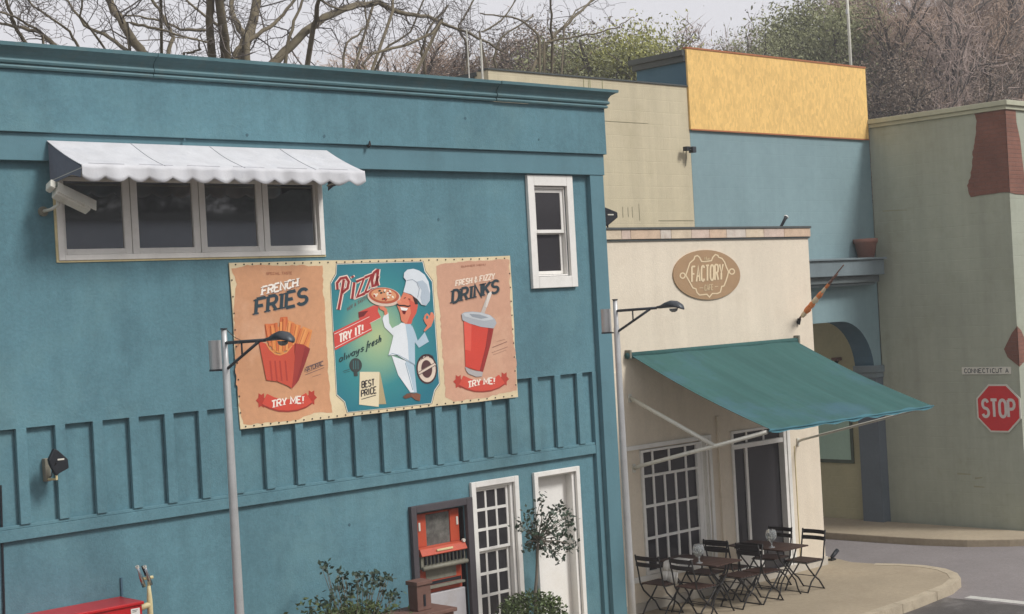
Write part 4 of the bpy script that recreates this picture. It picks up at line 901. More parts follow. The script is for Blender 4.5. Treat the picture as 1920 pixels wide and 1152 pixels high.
for x in (AX0, AX1): MB().tube([(x, -.02, 2.03), (x, -.10, 2.06), (x, -2.38, 2.59)], .028 if x == AX0 else .02, 10).build('arm', OFFW, ga, smooth=True)
MB().tube([(AX0, -.02, 3.02), (AX0, -1.5, 2.385)], .03, 10).build('brace', OFFW, ga, smooth=True)
for x, z_ in ((AX0, 2.03), (AX0, 3.02), (AX1, 2.02)): MB().box(x-.03, x+.03, -.02, 0, z_-.06, z_+.06).build('arm_plate', OFFW, ga, bevel=.003)
# furled flag
fl = thing('furled_flag', 'furled orange and white flag on a short slanting pole at the cafe corner', 'flag', (20.43, 0, 4.0))
fx = onY(1495, 600, 0).x; a = onX(1497, 600, fx); b_ = onX(1582, 497, fx)
MB().tube([a, b_], [.016, .01], 8).build('flagpole', BROWN, fl)
FO = M('orange_flag_cloth', (206, 124, 72), k=1.05, rough=.9, var=.2, scale=9); FW = M('pale_flag_cloth', (206, 188, 160), k=1.0, rough=.9, var=.2, scale=9)
for k in range(9):
    t0, t1 = .08+k*.085, .08+(k+1)*.085+.015; rr = (.058 if k in (1, 2, 3, 4) else .042)*(1-.06*k)
    MB().tube([a.lerp(b_, t0)+Vector((random.uniform(-.01, .01), 0, -.01)), a.lerp(b_, (t0+t1)/2)+Vector((0, 0, -.018)), a.lerp(b_, t1)+Vector((random.uniform(-.01, .01), 0, -.01))], [rr*.8, rr, rr*.7], 8).build('flag_fold', FO if k in (1, 2, 4, 6) else (BROWN if k > 6 else FW), fl, smooth=True)
MB().tube([a+Vector((0, .03, -.03)), a+Vector((0, 0, -.06)), a+Vector((0, -.02, .02))], .03, 8).build('pole_socket', IRON, fl)
# roof spotlight
rs = thing('roof_spotlight', 'slim black spotlight tilted up on the cafe coping', 'spotlight', (20.2, .05, 5.43))
a = onY(1464, 426, .05); b_ = onY(1474, 407, .05)
MB().tube([(a.x, .05, 5.43), a], .012, 6).build('stem', IRON, rs); MB().tube([a, a.lerp(b_, .8), b_], [.022, .025, .035], 10).build('lamp_tube', BLACK, rs, smooth=True)
dd = (b_-a).normalized(); MB().tube([b_-dd*.008, b_+dd*.008], .037, 12).build('lamp_glass', WHITE, rs)
# ground spotlight
gs = thing('ground_spotlight', 'small black ground spotlight by the base of the cafe corner', 'spotlight', (21.1, -.05, 0))
g0 = onZ(1560, 1051, 0); a = g0+Vector((0, 0, .05)); b_ = onY(1570, 1032, g0.y)
MB().box(g0.x-.06, g0.x+.06, g0.y-.04, g0.y+.04, 0, .03).build('base_plate', IRON, gs, bevel=.004); MB().tube([a-Vector((0, 0, .03)), a, b_], [.012, .03, .036], 10).build('lamp_tube', BLACK, gs, smooth=True)

# ------------------------------------------------------------------ bistro furniture
def make_chair():
    t = thing('bistro_chair', 'x', 'chair')
    # faces +x, origin on the floor below the seat centre
    mb = MB()
    for k in range(7): x = -.19+k*.055; mb.box(x, x+.042, -.20, .20, .435, .452)
    mb.build('seat_slats', WOOD, t, bevel=.003)
    for z in (.70, .79):
        mb = MB(); n = 8; pts = []
        for i in range(n+1): yy = -.215+.43*i/n; pts.append((-.262-.035*(1-(2*i/n-1)**2) - (z-.7)*.15, yy))
        for i in range(n):
            (xa, ya), (xb_, yb2) = pts[i], pts[i+1]
            mb.quad((xa, ya, z), (xb_, yb2, z), (xb_, yb2, z+.058), (xa, ya, z+.058)); mb.quad((xa-.012, ya, z), (xa-.012, ya, z+.058), (xb_-.012, yb2, z+.058), (xb_-.012, yb2, z))
            mb.quad((xa, ya, z+.058), (xb_, yb2, z+.058), (xb_-.012, yb2, z+.058), (xa-.012, ya, z+.058)); mb.quad((xa, ya, z), (xa-.012, ya, z), (xb_-.012, yb2, z), (xb_, yb2, z))
        mb.build('backrest_slat', WOODB, t)
    for s in (-1, 1):
        y = s*.205; y2 = s*.19
        MB().tube([(-.29, y, .86), (-.265, y, .74), (-.235, y, .60), (-.21, y, .45), (-.14, y, .34), (0, y, .22), (.10, y, .15), (.16, y, .06), (.20, y, .0)], .0125, 6).build('leg', IRON, t, smooth=True)
        MB().tube([(.19, y2, .43), (.12, y2, .34), (0, y2, .22), (-.10, y2, .15), (-.17, y2, .06), (-.22, y2, .0)], .0125, 6).build('leg', IRON, t, smooth=True)
    MB().tube([(.195, -.205, .01), (.195, .205, .01)], .007, 5).build('stretcher', IRON, t)
    MB().tube([(-.215, -.19, .01), (-.215, .19, .01)], .007, 5).build('stretcher', IRON, t); MB().tube([(0, -.2, .22), (0, .2, .22)], .006, 5).build('stretcher', IRON, t)
    MB().tube([(-.2, -.2, .43), (.2, -.2, .43), (.2, .2, .43), (-.2, .2, .43)], .009, 5).build('seat_frame', IRON, t)
    return t
chair0 = make_chair(); used = [False]
def place_chair(x, y, rz, label):
    if not used[0]: r = chair0; used[0] = True; 
    else:
        r = chair0.copy(); COL.objects.link(r)
        for ch in list(chair0.children):
            c = ch.copy(); COL.objects.link(c); c.parent = r
    r.location = (x, y, 0); r.rotation_euler = (0, 0, rz); tag(r, label, 'chair', 'slatted bistro chairs on the cafe terrace'); return r
chairs = [
 (16.46, -.36, .05, 'bistro chair nearest the teal corner, back towards the lamp post'),
 (16.50, -.96, -.05, 'bistro chair at the kerb side of the first table, next to the hanging cloth'),
 (17.42, -.36, math.pi+.08, 'bistro chair under the big window facing the first table from the right'),
 (17.46, -.95, math.pi-.06, 'bistro chair at the kerb end between the tables, facing the first table'),
 (17.92, -.40, .04, 'bistro chair by the cafe door on the left of the second table'),
 (17.90, -1.00, -.05, 'bistro chair at the kerb end on the left of the second table'),
 (18.88, -.42, math.pi+.04, 'bistro chair tucked behind the second table beside the door frame'),
 (18.90, -1.00, math.pi-.03, 'rightmost bistro chair, standing free before the plain cream wall')]
for c in chairs: place_chair(*c)
def make_table(x, y, rz, label):
    t = thing('bistro_table', label, 'table', (0, 0, 0), 'slatted bistro tables on the cafe terrace')
    for k in range(6): 
        xx = -.29+k*.098; MB().box(xx, xx+.09, -.52, .52, .705, .725).build('top_slat', WOOD, t, bevel=.003)
    for s in (-1, 1):
        yy = s*.36
        MB().tube([(-.24, yy, .70), (-.17, yy, .55), (0, yy, .38), (.15, yy, .22), (.20, yy, .08), (.26, yy, 0)], .012, 6).build('leg', IRON, t, smooth=True)
        MB().tube([(.24, yy*.95, .70), (.17, yy*.95, .55), (0, yy*.95, .38), (-.15, yy*.95, .22), (-.20, yy*.95, .08), (-.26, yy*.95, 0)], .012, 6).build('leg', IRON, t, smooth=True)
    MB().box(-.27, .27, -.40, -.38, .68, .704).box(-.27, .27, .38, .40, .68, .704).tube([(0, -.36, .38), (0, .36, .38)], .01, 6).build('frame', IRON, t)
    t.location = (x, y, 0); t.rotation_euler = (0, 0, rz); return t
make_table(16.88, -.72, .03, 'first slatted bistro table, in front of the grid window')
make_table(18.35, -.78, -.02, 'second slatted bistro table, in front of the cafe door')
def goblet(x, y, label):
    t = thing('glass_goblet', label, 'glass', (x, y, .726), 'glass goblets on the bistro tables')
    gl = bpy.data.materials.get('clear_goblet_glass')
    if gl is None:
        gl = bpy.data.materials.new('clear_goblet_glass'); gl.use_nodes = True; bb = gl.node_tree.nodes['Principled BSDF']
        bb.inputs['Base Color'].default_value = (.75, .78, .78, 1); bb.inputs['Transmission Weight'].default_value = .75; bb.inputs['Roughness'].default_value = .15; bb.inputs['IOR'].default_value = 1.3
    pr_ = [(.05, 0), (.045, .008), (.012, .02), (.01, .07), (.03, .09), (.07, .13), (.082, .18), (.075, .23), (.06, .26)]
    mb = MB(); n = 18
    for r, z in pr_:
        for k in range(n): mb.v.append(Vector((x+r*math.cos(6.2832*k/n), y+r*math.sin(6.2832*k/n), .726+z)))
    for i in range(len(pr_)-1):
        for k in range(n): k2 = (k+1) % n; mb.f.append((i*n+k, i*n+k2, (i+1)*n+k2, (i+1)*n+k))
    mb.build('bowl', gl, t, smooth=True)
    mb = MB(); 
    for i in range(40): leaf(mb, Vector((x+random.gauss(0, .03), y+random.gauss(0, .03), .726+.16+random.gauss(0, .03))), .03)
    mb.build('dried_filling', M('pale_dried_filling', (160, 160, 150), k=.9, var=.3), t)
q = onZ(1311, 1056, .726); goblet(q.x, q.y, 'glass goblet on the first bistro table, before the grid window')
q = onZ(1447, 1027, .726); goblet(q.x, q.y, 'glass goblet on the second bistro table, before the dark door')
# white cloth hanging at the first table
cl = thing('white_cloth', 'white cloth hanging off the first bistro table beside the left chairs', 'cloth', (16.55, -.42, .73))
mb = MB(); y0c, y1c = -.64, -.36
pts = [(16.85, .733), (16.575, .732), (16.53, .715), (16.50, .60), (16.47, .44)]
for i in range(len(pts)-1):
    for j in range(6):
        a, b_ = y0c+(y1c-y0c)*j/6, y0c+(y1c-y0c)*(j+1)/6; w0 = .012*math.sin(j*2.1)*(i > 1); w1 = .012*math.sin((j+1)*2.1)*(i > 1)
        mb.quad((pts[i][0]+w0, a, pts[i][1]), (pts[i][0]+w1, b_, pts[i][1]), (pts[i+1][0]+w1, b_, pts[i+1][1]+(.05*j/6 if i == 3 else 0)), (pts[i+1][0]+w0, a, pts[i+1][1]+(.05*j/6 if i == 3 else 0)))
o = mb.build('cloth_sheet', WHITE, cl, smooth=True); sm = o.modifiers.new('t', 'SOLIDIFY'); sm.thickness = .004

# ------------------------------------------------------------------ beige / blue / osb building behind
YR = 1.7; xs0, xs1, xs2 = 15.62, 20.09, 25.24
be = thing('beige_building', 'taller beige painted block building rising behind the cafe roof', 'building', (17.8, YR, 0))
MB().box(xs0, xs1-.004, YR, YR+5, -.1, 7.86).build('wall', BEIGE, be)
MB().box(xs0-.02, xs1-.004, YR-.02, YR+.2, 7.862, 7.885).build('coping_strip', DKTRIM, be)
q0, q1 = onY(1235, 414, YR), onY(1300, 414, YR)
MB().box(q0.x, q1.x, YR-.006, YR-.002, q0.z-.004, q0.z+.004).build('crack', FAINT, be)
for px, h in ((1168, 14), (1178, 12), (1186, 14), (1199, 22)):
    q = onY(px, 398, YR-.004); MB().box(q.x-.006, q.x+.008, YR-.006, YR-.002, q.z-h*.006, q.z+h*.006).build('rust_stain', M('faint_stain', (176, 168, 142), k=K), be)
for px, h in ((1094, .28), (1103, .2), (1106, .16), (1129, .3)):
    q = onY(px, 150, YR); MB().box(q.x-.006, q.x+.006, YR-.006, YR-.002, 7.86-h, 7.86).build('drip_stain', M('faint_drip', (170, 166, 128), k=K), be)
q = onY(1133, 227, YR); q1 = onY(1215, 229, YR); MB().box(q.x, q1.x, YR-.005, YR-.001, q.z-.003, q.z+.003).build('crack', FAINT, be)
ch = thing('roof_hatch_box', 'dark grey box with mast mounts at the left end of the beige wall top', 'box', (15.4, 2.2, 7.5))
q = onY(878, 130, 2.2); q1 = onY(908, 155, 2.2)
MB().box(q.x-.02, xs0-.03, 2.0, 2.8, 7.0, 7.80).build('box_body', DKTRIM, ch); MB().box(q.x-.06, xs0-.02, 1.95, 2.85, 7.802, 7.86).build('lid', DKTRIM, ch)
for px, top, lab in ((880, 55, 'shorter thin white mast above the end of the teal cornice'), (905, 75, 'white mast pole beside the left end of the beige wall')):
    q = onY(px, 150, 1.6); m_ = thing('mast', lab, 'mast', (q.x, 1.6, 6.8), 'roof masts'); qt = onY(px-3, top, 1.6)
    MB().tube([(q.x, 1.6, 6.82), (q.x, 1.6, qt.z)], .018 if px == 905 else .01, 6).build('pole', OFFW, m_)
bl = thing('blue_building', 'faded blue building with an arch, a grey ledge and an unpainted board parapet', 'building', (22.7, YR, 0))
# wall with arched opening
acx, acz, ar = 24.05, 2.85, 1.0; th = .42
acl = 22.9; A = [(acx+ar*math.cos(math.pi*i/24), acz+.95*ar*math.sin(math.pi*i/24)) for i in range(13)]+[(acl+ar*math.cos(math.pi*i/24), acz+.95*ar*math.sin(math.pi*i/24)) for i in range(12, 25)]; n = len(A)-1   # right -> left, flat crown
mb = MB()
for yy in (YR, YR+th):
    mb.quad((xs1, yy, -.1), (acl-ar, yy, -.1), (acl-ar, yy, 4.2), (xs1, yy, 4.2)); mb.quad((acx+ar, yy, -.1), (xs2+.05, yy, -.1), (xs2+.05, yy, 4.2), (acx+ar, yy, 4.2))
    for i in range(n): mb.quad((A[i][0], yy, A[i][1]), (A[i][0], yy, 4.2), (A[i+1][0], yy, 4.2), (A[i+1][0], yy, A[i+1][1]))
    mb.quad((xs1, yy, 4.2), (xs2+.05, yy, 4.2), (xs2+.05, yy, 7.15), (xs1, yy, 7.15))
mb.build('wall', BLUE, bl)
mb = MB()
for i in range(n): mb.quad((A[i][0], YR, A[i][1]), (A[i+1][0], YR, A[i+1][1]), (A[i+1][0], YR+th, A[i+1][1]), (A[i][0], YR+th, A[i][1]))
mb.build('arch_soffit', DKBLUE, bl)  # shade under the arch is put into this darker blue
MB().quad((acx+ar, YR, -.1), (acx+ar, YR+th, -.1), (acx+ar, YR+th, acz), (acx+ar, YR, acz)).build('arch_jamb', PILLAR, bl)
MB().quad((acl-ar, YR, -.1), (acl-ar, YR, acz), (acl-ar, YR+th, acz), (acl-ar, YR+th, -.1)).build('arch_jamb', PILLAR, bl)
MB().box(acx+ar-.004, xs2+.05, YR-.02, YR-.001, -.05, 2.70).build('pillar_face', PILLAR, bl)
MB().box(acx+ar-.05, xs2+.05, YR-.07, YR+th+.02, 2.80, 2.93).box(acx+ar-.03, xs2+.05, YR-.045, YR+th+.02, 2.70, 2.80).build('impost', GREY, bl, bevel=.01)
mb = MB(); mb.box(xs1-.2, 25.02, YR-.36, YR-.001, 4.62, 4.90); mb.build('ledge_fascia', GREY, bl, bevel=.01)
MB().box(xs1-.2, 25.06, YR-.40, YR-.001, 4.902, 4.94).build('ledge_cap', GREY, bl, bevel=.008)
MB().box(xs1-.2, 24.96, YR-.28, YR-.001, 4.49, 4.618).build('ledge_moulding', M('dark_ledge_moulding', (96, 104, 104), k=K), bl, bevel=.01)  # upper moulding course darker than the rest of the ledge
MB().box(xs1-.2, 24.92, YR-.22, YR-.001, 4.44, 4.488).build('ledge_moulding', GREY, bl, bevel=.01)
oz0, oz1 = 7.155, 8.49
MB().box(xs1-.01, xs2, YR-.035, YR, oz0, oz1).build('osb_panel', OSB, bl, bevel=.002)
MB().box(xs1-.015, xs2+.01, YR-.045, YR+.05, oz1+.001, oz1+.03).build('board_top_edge', OSBEDGE, bl)
MB().box(xs1, xs2-.01, YR-.042, YR-.0355, oz0-.012, oz0+.012).build('board_bottom_edge', OSBEDGE, bl)
MB().box(xs1, xs1+.02, YR+.001, YR+1.1, 5, 8.28).box(xs2-.03, xs2-.01, YR+.001, YR+.5, 7, 8.48).box(xs1+.02, xs2, YR+.02, YR+.1, 7.15, 8.45).build('parapet_return', DKBLUE, bl)  # side face away from the sun, its shade painted as darker blue
MB().box(xs1-.05, xs1+.05, YR+.002, YR+1.15, 8.282, 8.38).box(xs1-.09, xs1+.08, YR+.002, YR+1.2, 8.381, 8.47).build('parapet_return_cap', DKTRIM, bl)
MB().box(xs1, xs2, YR+th, YR+3.9, 6.9, 6.95).build('roof', ROOFM, bl)
# wall light at the seam
wl_ = thing('seam_spotlight', 'small dark twin spotlight where the beige and blue walls meet', 'spotlight', (20.1, YR, 6.9))
q = onY(1292, 281, YR-.12)
MB().box(q.x-.10, q.x-.01, YR-.16, YR-.07, q.z-.02, q.z+.05).build('lamp_box', BLACK, wl_, bevel=.01); MB().box(q.x+.03, q.x+.12, YR-.18, YR-.08, q.z-.05, q.z+.05).build('lamp_box', DKMETAL, wl_, bevel=.01)
MB().tube([(q.x, YR, q.z), (q.x, YR-.13, q.z), (q.x+.05, YR-.13, q.z)], .012, 6).tube([(q.x-.05, YR-.1, q.z-.02), (q.x+.0, YR-.05, q.z-.1), (q.x+.01, YR-.02, q.z-.26)], .008, 5).build('bracket_and_cable', GREYMACH, wl_)
# pot on ledge
pt = thing('terracotta_pot', 'brown terracotta pot standing on the grey ledge by the green wall', 'pot', (24.72, 1.52, 4.94))
prf = [(.13, 4.942), (.15, 4.95), (.20, 5.2), (.215, 5.21), (.225, 5.22), (.225, 5.29), (.2, 5.29), (.18, 5.2)]
mb = MB(); n = 20
for r, z in prf:
    for k in range(n): mb.v.append(Vector((24.72+r*math.cos(6.2832*k/n), 1.52+r*math.sin(6.2832*k/n), z)))
for i in range(len(prf)-1):
    for k in range(n): k2 = (k+1) % n; mb.f.append((i*n+k, i*n+k2, (i+1)*n+k2, (i+1)*n+k))
mb.f.append(tuple(range((len(prf)-1)*n, len(prf)*n))); mb.build('pot_body', TERRA, pt, smooth=True)

# ------------------------------------------------------------------ sage green building
XG, YG = 25.3, -1.10
gb = thing('sage_green_building', 'sage green corner building with exposed brick patches and a pale coping', 'building', (27, 0, 0))
MB().box(XG, 34, YG, 1.69, -.1, 7.37).box(XG-.05, 34, YR+th+.001, 8, -.1, 6.0).build('wall', GREEN, gb)
MB().box(XG-.062, XG-.052, YR+th+.002, 8, -.1, 5.9).build('olive_side_wall', OLIVE, gb)
MB().box(XG-.04, 34, YG-.04, 1.69, 7.372, 7.44).build('coping_lower', GREENC, gb, bevel=.006); MB().box(XG-.08, 34, YG-.08, 1.69, 7.442, 7.53).build('coping_upper', GREENC, gb, bevel=.008)
def xpoly(pts, name, mat, x=XG, off=.012):
    MB().extr([onX(px, py, x-off) for px, py in pts], (off-.001, 0, 0)).build(name, mat, gb)
def ypoly(pts, name, mat, y=YG, off=.012):
    MB().extr([onY(px, py, y-off) for px, py in pts], (0, off-.001, 0)).build(name, mat, gb)
zt_ = 7.369
lp = [(1827, 212), (1831, 232), (1828, 262), (1824, 285), (1823, 305), (1820, 330), (1814, 348), (1819, 370), (1835, 367), (1860, 364), (1880, 361)]
random.seed(14)
lp2 = []
for i_ in range(len(lp)-1):
    for k_ in range(4):
        t_ = k_/4; lp2.append((lp[i_][0]+(lp[i_+1][0]-lp[i_][0])*t_+random.uniform(-1.3, 1.3), lp[i_][1]+(lp[i_+1][1]-lp[i_][1])*t_))
lp = lp2+[lp[-1]]
Lw = [onX(px, py, XG-.012) for px, py in lp]; Lw = [Vector((v.x, v.y, min(v.z, zt_))) for v in Lw]
c1 = onX(1893, 361, XG-.012)
MB().extr(Lw+[Vector((XG-.012, YG-.011, c1.z)), Vector((XG-.012, YG-.011, zt_)), Vector((XG-.012, Lw[0].y, zt_))], (.011, 0, 0)).build('brick_patch', BRICK, gb)
rp = [(1904, 200), (1906, 230), (1913, 262), (1917, 300), (1921, 330), (1922, 365), (1905, 364), (1895, 361)]
Rw = [onY(px, py, YG-.012) for px, py in rp]; Rw = [Vector((v.x, v.y, min(v.z, zt_))) for v in Rw]
MB().extr([Vector((XG-.012, YG-.012, zt_)), Vector((Rw[0].x, YG-.012, zt_))]+Rw[1:-1]+[Vector((XG-.012, YG-.012, c1.z))], (0, .011, 0)).build('brick_patch', BRICKX, gb)
dz0, dz1 = onX(1905, 612, XG).z, onX(1905, 688, XG).z; dm = onX(1883, 655, XG)
MB().extr([Vector((XG-.012, YG-.011, dz0)), Vector((XG-.012, YG+.10, dz0-.12)), Vector((XG-.012, dm.y, dm.z)), Vector((XG-.012, dm.y-.06, dm.z-.14)), Vector((XG-.012, YG-.011, dz1))], (.011, 0, 0)).build('brick_patch', BRICK, gb)
MB().extr([Vector((XG-.012, YG-.012, dz0)), Vector((XG-.012, YG-.012, dz1)), Vector((XG+.25, YG-.012, dm.z-.2)), Vector((XG+.3, YG-.012, dm.z+.05)), Vector((XG+.12, YG-.012, dz0-.08))], (0, .011, 0)).build('brick_patch', BRICKX, gb)
for (a, b_, w) in (((1655, 396), (1700, 394), .014), ((1795, 888), (1820, 890), .02), ((1828, 897), (1842, 896), .018), ((1826, 912), (1846, 914), .018)):
    p, q = onX(*a, XG-.003), onX(*b_, XG-.003)
    MB().quad((XG-.003, p.y, p.z-w), (XG-.003, q.y, q.z-w*.4), (XG-.003, q.y, q.z+w*.5), (XG-.003, p.y, p.z+w*.7)).build('wall_stain', M('olive_stain', (152, 152, 126), k=K), gb)
# framed window in the passage
xw = XG-.065; a = onX(1594, 797, xw); b_ = onX(1588, 862, xw); y1w = a.y; z1w = onX(1575, 770, xw).z; z0w = b_.z
pw_ = MB().box(xw-.03, xw, y1w-.06, y1w+1.1, z0w-.07, z1w).build('window', M('dark_olive_frame', (88, 98, 84), k=K), gb, bevel=.005)
MB().box(xw-.036, xw-.0305, y1w+.0, y1w+1.04, z0w, z1w-.06).build('pane', M('pale_green_glass', (170, 198, 180), k=.95, rough=.35, var=.1), pw_)
wl2 = thing('passage_wall_lamp', 'small dark wall lamp high in the arched passage', 'lamp', (25.2, 2.6, 3.1))
q = onX(1573, 673, xw); MB().box(xw-.16, xw, q.y-.07, q.y+.07, q.z-.03, q.z+.03).build('lamp_shade', BROWN, wl2, bevel=.01); MB().tube([(xw-.08, q.y, q.z-.03), (xw-.08, q.y, q.z-.09)], [.05, .02], 10).build('lamp_bulb_guard', IRON, wl2)
# street name plate and stop sign
sn = thing('street_name_plate', 'narrow white street name plate above the red stop sign', 'sign', (XG, -.45, 2.8))
c4 = [onX(px, py, XG-.02) for px, py in ((1803, 690), (1895, 687), (1895, 701), (1803, 703))]
ya, yb2 = c4[0].y, c4[1].y; za_, zb_ = (c4[0].z+c4[1].z)/2, (c4[2].z+c4[3].z)/2
MB().box(XG-.018, XG-.002, yb2, ya, zb_, za_).build('plate', OFFW, sn)
def xplace(x, y0, z0): return lambda p, l: Vector((x-.0004*l, y0-p[0], z0-p[1]))
text('CONNECTICUT A', (.05, 0), (abs(ya-yb2)-.05, 0), (za_-zb_)*.58, xplace(XG-.0195, ya, zb_+(za_-zb_)*.2), .014, gap=.35).build('lettering', DKMETAL, sn)
st_ = thing('stop_sign', 'red octagonal STOP sign fixed to the sage green wall', 'sign', (XG, -.66, 2.13))
cy, cz = (onX(1832, 765, XG-.03).y+onX(1913, 765, XG-.03).y)/2, (onX(1873, 724, XG-.03).z+onX(1873, 808, XG-.03).z)/2; rs_ = .425
def octa(r): return [(cy+r*math.cos(R(22.5+45*i)), cz+r*math.sin(R(22.5+45*i))) for i in range(8)]
MB().extr([(XG-.03, y, z) for y, z in octa(rs_/math.cos(R(22.5))*1.0)], (.02, 0, 0)).build('plate_border', OFFW, st_)
MB().extr([(XG-.033, y, z) for y, z in octa(rs_/math.cos(R(22.5))*.93)], (.0025, 0, 0)).build('red_face', M('stop_red', (176, 38, 40), k=1.3, rough=.4, var=.06), st_)
text('STOP', (-.31, 0), (.31, 0), .30, xplace(XG-.035, cy, cz-.15), .052, gap=.42).build('lettering', M('stop_lettering_white', (205, 196, 190), rough=.5), st_)
MB().tube([(XG-.012, cy, cz), (XG+.0, cy, cz)], .06, 10).build('wall_mount', STEEL, st_)
# pole behind the board parapet
fp = thing('tall_white_pole', 'tall thin white pole rising behind the unpainted board parapet', 'pole', (24.9, 5, 0))
q = onY(1595, 118, 3.5); qt = onY(1590, -40, 3.5)
MB().tube([(q.x, 3.5, 6.9), (q.x, 3.5, q.z+.8), (q.x, 3.5, qt.z)], [.035, .03, .022], 8).build('pole', OFFW, fp, smooth=True)
MB().box(q.x-.05, q.x-.03, 3.48, 3.52, q.z+1.0, q.z+1.1).build('cleat', STEEL, fp)
fp.location = (0, 0, 0); 
for c in fp.children:
    c.data.transform(Matrix.Translation(Vector((24.9, 5, 0))-Vector((q.x, 3.5, 0))))
fp.location = (q.x, 3.5, 0)

# ------------------------------------------------------------------ hillside
mb = MB(); nx_, ny_ = 60, 14; random.seed(5)
def hz(x, y):
    t = max(0, (y-16)/40); return -.2+min(1, t)**1.3*(7.0+.035*max(0, x-20))+.5*math.sin(x*.13)*min(1, t)
gx = lambda i: -60+i*5.0; gy = lambda j: 12+j*6.0
for i in range(nx_):
    for j in range(ny_):
        P_ = [(gx(i), gy(j)), (gx(i+1), gy(j)), (gx(i+1), gy(j+1)), (gx(i), gy(j+1))]; mb.quad(*[(x, y, hz(x, y)) for x, y in P_])
struct(mb, 'hillside', SOIL, smooth=True)

# ------------------------------------------------------------------ near bare trees from limbs
def branchlets(mb, pts, rad, depth, dens, ylim=None):
    """spawn side twigs along a polyline"""
    for i in range(len(pts)-1):
        a, b = pts[i], pts[i+1]; seg = (b-a); L_ = seg.length
        n = int(L_*dens+random.random())
        for k in range(n):
            t = random.random(); p = a.lerp(b, t); r = max(.0035, rad[i]*.42)
            d = seg.normalized(); o_ = Vector((random.gauss(0, 1), random.gauss(0, .8), random.gauss(.15, 1))).normalized()
            d = (d*.45+o_).normalized(); ln = random.uniform(.5, 1.5)*(1.25 if depth == 2 else (.62 if depth == 1 else .3))
            q = [p]; m = 5 if depth > 0 else 3
            for s_ in range(m):
                d = (d+Vector((random.gauss(0, .42), random.gauss(0, .38), random.gauss(.06, .42)))).normalized(); q.append(q[-1]+d*ln/m)
            rr = [max(.0044, min(r, .02)*(1-.7*s_/m)) for s_ in range(m+1)]
            mb.tube(q, rr, 3, cap=False)
            if depth > 0: branchlets(mb, q, rr, depth-1, dens*(1.0 if depth == 2 else 1.15))
def bare_tree(label, limbs, y, seed, dens=3.1, hub=None):
    random.seed(seed)
    L3 = []
    for (P_, w0, w1) in limbs:
        off = random.uniform(-1.4, 1.4); n = len(P_); pts = []
        # resample
        for i in range(n-1):
            for k in range(4):
                t = k/4; px = P_[i][0]+(P_[i+1][0]-P_[i][0])*t; py = P_[i][1]+(P_[i+1][1]-P_[i][1])*t
                f = (i+t)/(n-1); pts.append(onY(px+random.uniform(-2, 2), py+random.uniform(-2, 2), y+off*f))
        pts.append(onY(*P_[-1], y+off)); s = (pts[0]-CAM).dot(fw)/F
        rad = [s*(w0+(w1-w0)*i/(len(pts)-1))/2 for i in range(len(pts))]; L3.append((pts, rad))
    base = sum((l[0][0] for l in L3), Vector())/len(L3) if hub is None else onY(*hub, y)
    t = thing('bare_tree', label, 'tree', (base.x, base.y, 0))
    foot = Vector((base.x, base.y, 3.0)); 
    MB().tube([(base.x, base.y, -.1), (base.x, base.y, 1.5), foot], [.55, .45, .4], 12).build('trunk', BARK, t, smooth=True)
    tw = MB()
    for pts, rad in L3:
        low = [foot, foot.lerp(pts[0], .5), pts[0]]
        MB().tube([foot, foot.lerp(pts[0], .5)+Vector((0, 0, -.2))]+pts, [rad[0]*1.3, rad[0]*1.15]+rad, 8).build('limb', BARK, t, smooth=True)
        branchlets(tw, pts, rad, 2, dens)
    o = tw.build('twigs', TWIG, t); o['kind'] = 'stuff'
    return t
bare_tree('large bare tree with thick forked limbs above the teal cornice', [
  ([(400, 150), (397, 90), (394, 40), (390, -70)], 17, 13), ([(424, 150), (424, 100), (416, 50), (404, -60)], 22, 15), ([(452, 150), (458, 90), (474, 40), (494, -70)], 28, 15),
  ([(462, 72), (438, 35), (432, 10), (448, -50)], 14, 7), ([(440, 100), (470, 72), (515, 45), (545, 8), (590, -40)], 10, 5), ([(505, 125), (560, 72), (606, 35), (660, 12), (712, 4), (752, 26), (800, 32), (880, 62), (950, 100)], 19, 4),
  ([(590, 48), (598, 0), (608, -50)], 10, 6), ([(536, 95), (552, 40), (570, -10), (580, -50)], 7, 4), ([(735, 18), (745, -30)], 6, 4), ([(830, 34), (812, 62), (760, 85), (700, 100), (680, 120), (695, 150)], 6, 4),
  ([(395, 60), (340, 55), (290, 35), (230, 30)], 6, 3), ([(424, 60), (370, 20), (330, -20)], 6, 3), ([(700, 8), (640, 20), (560, -20)], 5, 3)], 12.0, 21, dens=2.8, hub=(440, 150))
bare_tree('bare tree at the left with one leaning mottled limb', [
  ([(272, 110), (235, 50), (215, 22), (180, -50)], 17, 13), ([(312, 110), (324, 70), (312, 40), (292, 10), (262, -40)], 9, 5), ([(236, 42), (280, 50), (330, 65), (390, 80)], 6, 3),
  ([(245, 102), (205, 70), (160, 48), (118, -10)], 8, 4), ([(300, 8), (310, -40)], 6, 4), ([(345, 100), (375, 95), (372, 75), (330, 70)], 5, 2)], 10.5, 22, dens=2.6, hub=(275, 140))
bare_tree('bare tree at the far left edge with thin spreading branches', [
  ([(110, 90), (75, 62), (40, 52), (-10, 40)], 9, 5), ([(50, 85), (28, 50), (18, 20), (2, -40)], 8, 5), ([(80, 62), (30, 32), (-20, 20)], 5, 3), ([(150, 92), (130, 60), (60, 10), (20, -40)], 6, 3), ([(200, 95), (150, 30), (160, -40)], 5, 3)], 9.5, 23, dens=3.4, hub=(120, 140))
